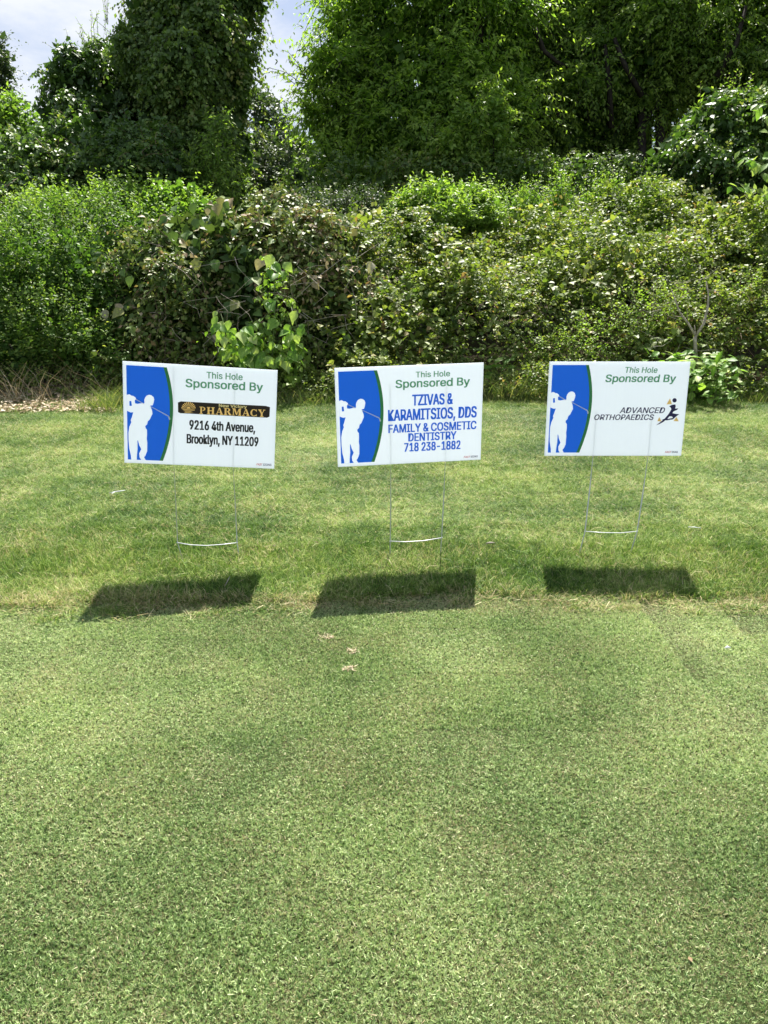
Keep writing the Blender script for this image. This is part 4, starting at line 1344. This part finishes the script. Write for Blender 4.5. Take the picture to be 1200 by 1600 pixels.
def dry_leaf(label, px, py, s, z, mat):
    me = big_leaf_mesh(random.randint(60, 90), False)
    me.materials.append(mat)
    o = bpy.data.objects.new('dry_leaf', me); COL.objects.link(o)
    o.location = on_ground(px, py); o.location.z = z
    o.scale = (s, s, s); o.rotation_euler = (random.uniform(-.3, .3), random.uniform(-.3, .3), random.uniform(0, 6.2))
    props(o, label, 'leaf', 'dead leaves lying on the lawn')
dry_leaf('curled tan dead leaf low on the fairway at the right', 1080, 1508, .016, .009, M['straw'])
dry_leaf('dark brown dead leaf on the grass between left and middle stakes', 492, 861, .022, .045, M['dead_leaf'])
dry_leaf('tiny brown leaf scrap right of the shadow of the left sign', 432, 868, .018, .045, M['dead_leaf'])

# bare scuffed spots on the fairway
def divot(px, py, r, label):
    n = 60
    F = Foliage()
    c = on_ground(px, py)
    rr = r * np.sqrt(RNG.random(n)) * RNG.uniform(.6, 1.2, n); a = RNG.uniform(0, 2 * np.pi, n)
    P = np.stack([rr * np.cos(a) * 1.3, rr * np.sin(a), RNG.uniform(.006, .0125, n)], 1)
    an = RNG.uniform(0, 2 * np.pi, n)
    F.add(T_BLADE, P, np.stack([np.cos(an), np.sin(an), RNG.normal(scale=.25, size=n)], 1), np.stack([RNG.normal(scale=.3, size=n), RNG.normal(scale=.3, size=n), np.ones(n)], 1), .016 * RNG.uniform(.5, 1.2, n), .16)
    o = link('dry_turf_spot', F.mesh('dry_turf_spot', M['straw']), None)
    o.location = c
    props(o, label, 'turf scar', 'dry scuffed spots on the fairway')
divot(510, 998, .025, 'largest tan scuffed spot just below the middle shadow')
divot(551, 1021, .016, 'faint tan spot between the two brighter scuffed spots')
divot(546, 1047, .020, 'lower tan scuffed spot on the fairway below the middle shadow')

# ------------------------------------------------------------------ trees
def tree(name, label, lobes, base, nshoot, length, nleaf, size, mat, **k):
    k.setdefault('trunk_r', .12)
    k.setdefault('stem_mat', M['bark'])
    return plant(name, label, 'tree', lobes, nshoot, length, nleaf, size, mat, base=base, crown='crown', trunk='trunk', **k)

# ivy mound in front of the vine tree
plant('ivy_mound', 'low broad ivy mound in front of the vine covered tree at left', 'shrub mound',
      [lobe(170, 245, 11.2, .95, .7, .55), lobe(80, 260, 11.0, .7, .6, .45), lobe(240, 270, 10.9, .6, .55, .5), lobe(10, 270, 11.4, .8, .6, .5), lobe(130, 300, 10.6, 1.1, .5, .5), (-3.7, 11.2, .9, 1.7, .8, 1.0)],
      3000, .32, 9, .082, M['ivy_lit'], T_OVAL, .4, .5, .3, tuft=8, tuftf=.4, gaps=.5, trunk_r=.03, inner=5000, width=1.35, bias=-.02)
# vine covered tree: column + shoulder
vb = at(300, 300, 12.8); vb.z = 0
tree('vine_covered_tree', 'tall dark tree smothered in hanging vines at left, top cut off by the frame',
     [lobe(290, -40, 12.8, .85, .8, 1.1), lobe(290, 70, 12.6, .90, .85, 1.0), lobe(300, 160, 12.4, .92, .85, .9), lobe(320, 240, 12.2, .78, .8, .8), lobe(262, 60, 12.8, .46, .6, .6), lobe(335, -20, 12.7, .60, .7, 1.1), lobe(350, 130, 12.5, .42, .6, .9), lobe(393, -10, 12.6, .20, .3, .35), lobe(300, 320, 12.3, 1.0, .7, .7)],
     vb, 5200, .34, 9, .096, M['ivy'], tmpl=T_OVAL, droop=.5, leafdroop=.65, upb=-.1, tuft=7, tuftf=.4, gaps=.45, sprays=260, spray_len=.45, inner=9000, width=1.3, trunk_r=.14, nlimb=2)
sb = at(130, 300, 12.6); sb.z = 0
tree('vine_draped_stump', 'shorter rounded vine draped tree left of the tall vine covered tree',
     [lobe(122, 122, 12.6, .42, .45, .40), lobe(112, 195, 12.4, .44, .5, .45), lobe(160, 190, 12.3, .45, .5, .55), lobe(155, 118, 12.7, .34, .4, .40), lobe(125, 250, 12.3, .7, .6, .5), lobe(200, 120, 13.0, .5, .4, .6), lobe(210, 200, 12.9, .5, .4, .6)],
     sb, 1900, .32, 9, .085, M['ivy_lit'], tmpl=T_OVAL, droop=.5, leafdroop=.6, upb=.05, tuft=7, gaps=.4, inner=3500, width=1.3, trunk_r=.09, bias=-.08)
# wisps of new growth on the skyline
plant('vine_wisps', 'thin sunlit vine shoots sticking up from the shorter vine draped tree', 'vine shoots',
      [lobe(175, 40, 12.6, .24, .2, .22), lobe(150, 55, 12.6, .22, .2, .16), lobe(120, 80, 12.6, .3, .2, .12)], 34, .38, 11, .065, M['bright'], T_NARROW, .1, .3, 1.2, base=(-5.3, 12.6, 0), trunk_r=.008, every=1, nlimb=1)
plant('ailanthus_sapling', 'sunlit green sapling with feathery leaves before the vine covered tree', 'sapling',
      [lobe(340, 215, 10.9, .22, .22, .35), lobe(325, 255, 10.8, .38, .3, .26), lobe(350, 280, 10.8, .35, .3, .2)], 170, .42, 11, .085, M['bright'], T_NARROW, .3, .4, .7, stem_mat=M['green_stem'], trunk_r=.012, width=1.3, every=1)

# far trees behind the gap
def far_tree(label, lobes, base, n, mat=None, size=.13, **k):
    return tree('distant_tree', label, lobes, base, n, .8, 8, size, mat or M['tree_far'], tuft=7, gaps=.4, inner=2500, **k)
far_tree('rounded distant tree filling the lower half of the sky gap', [lobe(425, 205, 24, .8, .8, .8), lobe(408, 165, 24.5, .6, .7, .6), lobe(445, 255, 23.5, 1.1, 1, .9), lobe(400, 260, 23, 1.1, 1, 1.1), (-3.6, 24, 1.6, 2.0, 1.2, 1.8)], (-3.6, 24, 0), 1500, trunk_r=.15)
far_tree('small distant tree tucked beside the light green tree in the gap', [lobe(468, 240, 22, .45, .5, .6), lobe(475, 285, 21, .8, .7, .7), (-2.2, 21.5, 1.4, 1.5, 1, 1.5)], (-2.3, 21.5, 0), 900, trunk_r=.12)
far_tree('distant tree at the upper left edge against the sky', [lobe(-20, 90, 25, .85, .9, .8), lobe(0, 115, 25, .55, .6, .5), lobe(-70, 70, 25, 1.2, 1, 1.2), lobe(-30, 180, 25, 1.5, 1, 1.6)], (-13, 25, 0), 1200, trunk_r=.15)
far_tree('dark distant tree at left edge under the lighter distant tree', [lobe(10, 185, 20, .8, .8, .6), lobe(45, 205, 20, .5, .6, .5), lobe(-50, 180, 20, 1.2, 1, .8), (-9.6, 19.5, 2.0, 2.2, 1.2, 1.9)], (-9.6, 20, 0), 1500, mat=M['tree_dark'], trunk_r=.15)
plant('pale_shrub', 'pale sunlit shrub in the gap between vine tree and right tree', 'shrub',
      [lobe(430, 285, 13.5, .45, .5, .6), lobe(455, 300, 13.2, .5, .5, .5), lobe(415, 250, 14, .35, .4, .5)], 700, .34, 9, .07, M['tree_far'], T_OVAL, .3, .3, .5, trunk_r=.02, inner=900, bias=.2)

# big light green tree right of the gap
lb = at(700, 300, 15); lb.z = 0
ll = [lobe(548, 120, 14.8, .78, .9, .75), lobe(625, 30, 15, 1.1, 1.1, 1.1), lobe(660, 130, 14.6, 1.3, 1.1, 1.1), lobe(535, 205, 14.7, .62, .8, .6), lobe(620, 230, 14.4, 1.1, 1, .8), lobe(720, 20, 15, 1.3, 1.1, 1.2), lobe(640, -50, 15.2, 1.0, .9, .7), lobe(760, 160, 14.8, 1.1, 1.1, 1.1), lobe(730, 250, 14.4, 1.2, 1, .8), lobe(545, 35, 15, .35, .5, .35), lobe(580, 290, 14.5, 1.2, .9, .7)]
tree('light_green_tree', 'large light green tree with drooping narrow leaves right of the sky gap', ll, lb, 6000, .62, 12, .122, M['tree_light'], tmpl=T_NARROW, droop=.35, leafdroop=.45, upb=.15, tuft=8, tuftf=.42, gaps=.75, sprays=1500, spray_len=.8, inner=6000, width=1.35, r0=.5, trunk_r=.16, nlimb=2, srad=.006)
plant('sunlit_sapling', 'sunlit yellow green sapling standing in front of the dark trees near centre', 'sapling',
      [lobe(765, 150, 12.4, .24, .25, .26), lobe(752, 185, 12.4, .40, .3, .34), lobe(692, 218, 12.4, .40, .3, .20), lobe(722, 250, 12.4, .42, .3, .24), lobe(778, 235, 12.5, .24, .25, .36)], 300, .42, 12, .115, M['bright'], T_NARROW, .3, .45, .5, trunk_r=.025, width=1.6, bias=.05, every=2, stem_mat=M['bark'])
# dark trees filling the right
specs = [('dark_tree', 'dark tree directly behind the right side of light green tree', [lobe(850, 40, 16, 1.4, 1.2, 1.3), lobe(880, 150, 15.6, 1.3, 1.1, 1.1), lobe(830, 230, 15.2, 1.3, 1, 1.0), lobe(820, 300, 15, 1.5, .9, .8)], (3.6, 16, 0)),
         ('dark_tree', 'dark tree with drooping feathery sprays above the two bare trunks', [lobe(1000, 20, 15.6, 1.4, 1.2, 1.2), lobe(980, 110, 15.2, 1.2, 1.0, .8), lobe(1050, 90, 15.4, 1.2, 1, .8), lobe(940, 220, 15.6, .9, .9, .9)], (5.2, 16.2, 0)),
         ('dark_tree', 'dark tree in the top right corner above the vine mound', [lobe(1120, 60, 15.5, 1.4, 1.2, 1.2), lobe(1190, 20, 15.5, 1.4, 1.2, 1.3), lobe(1170, 120, 15, 1.3, 1.1, .9), lobe(1250, 130, 15.5, 1.4, 1.1, 1.3)], (8.2, 16.5, 0))]
LIMBS = [[[(835, 45, 14.3), (850, 80, 14.2), (872, 98, 14.2), (900, 112, 14.5)], [(905, 260, 14.6), (880, 200, 14.4), (862, 150, 14.3), (858, 110, 14.5)]],
         [[(955, 200, 14.2), (952, 130, 14.1), (945, 70, 14.3)], [(1003, 150, 14.2), (975, 100, 14.1), (960, 60, 14.2)]],
         [[(1120, 120, 13.9), (1150, 70, 13.8), (1165, 10, 14.0)]]]
for (nm, lab, lobs, base), limbs in zip(specs, LIMBS):
    tr_ = tree(nm, lab, lobs, base, 3700, .62, 11, .118, M['tree_dark'], tmpl=T_NARROW, droop=.4, leafdroop=.55, upb=.1, tuft=7, tuftf=.4, gaps=.7, sprays=700, spray_len=.8, inner=8000, width=1.5, r0=.6, trunk_r=.15, group='dark trees filling the upper right', srad=.006, nlimb=1)
    for lm in limbs:
        link('limb', tubes([([at(*p) for p in lm], [.05, .04, .03, .018][:len(lm)])], 6), tr_, [M['bark']])
# rear line of the wood
F = Foliage()
O, Dn = blob_points([(x, 21 + (i % 2) * 1.3, 3.0 + 1.0 * (i % 3), 2.3, 1.3, 2.6) for i, x in enumerate(np.linspace(.6, 15, 9))] + [(x, 20, 1.5, 2.4, 1.2, 2.2) for x in np.linspace(-.2, 14, 8)] + [(x, 19.5, 3.6, 1.8, 1.0, 1.8) for x in np.linspace(1.5, 13, 8)] + [(x, 20, 1.2, 2.4, 1.2, 1.7) for x in np.linspace(-15, -5, 5)], 8500, .6, 1.0, .9)
shoots(F, O, Dn + np.array([0, 0, .2]), .9, 8, .18, T_OVAL, .4, .5, 0, None)
o = link('woodland_backdrop', F.mesh('woodland_backdrop', M['tree_dark']))
props(o, 'dark mass of woodland seen through the gaps of the right trees', 'woodland', kind='stuff')

# two bare dark trunks and limbs seen against the gaps
def trunk_thing(label, paths, group='bare dark trunks between the right trees'):
    w = [([at(*p) for p in pts], rad) for pts, rad in paths]
    b = w[0][0][0].copy()
    w[0][0].insert(0, Vector((b.x, b.y, 0))); w[0][1].insert(0, w[0][1][0] * 1.15)
    root = empty('dead_tree', (b.x, b.y, 0), label, 'tree trunk', group)
    link('trunk', tubes(w[:1], 8), root, [M['bark']])
    if len(w) > 1: link('limb', tubes(w[1:], 6), root, [M['bark']])
trunk_thing('left and slimmer of two bare dark trunks left of the vine mound', [([(1003, 240, 14.3), (1002, 160, 14.6), (1000, 90, 15.2)], [.075, .065, .05]), ([(1005, 195, 14.4), (1018, 175, 14.4), (1035, 165, 14.4)], [.03, .025, .02])])
trunk_thing('right and straighter of two bare dark trunks left of the vine mound', [([(1032, 230, 14.4), (1030, 160, 14.7), (1026, 80, 15.4)], [.085, .08, .07])])
trunk_thing('dark leaning limb tree inside the light green tree crown', [([(752, 120, 14.6), (745, 20, 14.0), (738, -40, 13.9)], [.09, .08, .07]), ([(748, 135, 14.4), (725, 128, 13.9), (700, 108, 13.8), (680, 84, 14.0)], [.06, .055, .045, .03])], None)

plant('vine_mound', 'large sunlit vine mound at the right edge in front of the dark trees', 'shrub mound',
      [lobe(1130, 215, 11.2, .78, .7, .62), lobe(1190, 200, 11.2, .8, .7, .55), lobe(1070, 265, 11.0, .5, .55, .48), lobe(1140, 285, 10.8, .9, .6, .5), lobe(1240, 240, 11.2, .8, .7, .6), (5.2, 11, .9, 1.2, .7, 1.0)],
      2700, .32, 9, .085, M['ivy_lit'], T_OVAL, .45, .6, .25, tuft=8, tuftf=.4, gaps=.55, trunk_r=.03, inner=4500, width=1.35, bias=.05)
plant('vine_tip', 'pale vine tip poking up on top of the right vine mound', 'vine shoots', [lobe(1155, 140, 11.1, .16, .15, .10), lobe(1120, 160, 11.0, .3, .2, .08)], 26, .32, 9, .07, M['bright'], T_OVAL, .1, .3, 1.0, base=(4.9, 11.1, 0), trunk_r=.01, every=1, nlimb=1)
# understorey beneath the right trees
plant('shaded_ivy_bank', 'shaded ivy bank under the dark trees behind the brambles', 'ground ivy',
      [lobe(x, 290, 12.4, .9, .6, .5) for x in range(520, 1000, 75)] + [(x, 12.5, .8, 1.1, .6, .9) for x in np.linspace(-1, 4, 5)], 2600, .3, 8, .07, M['ivy'], T_OVAL, .4, .5, .2, trunk_r=.02, inner=3000, width=1.3, nlimb=1)
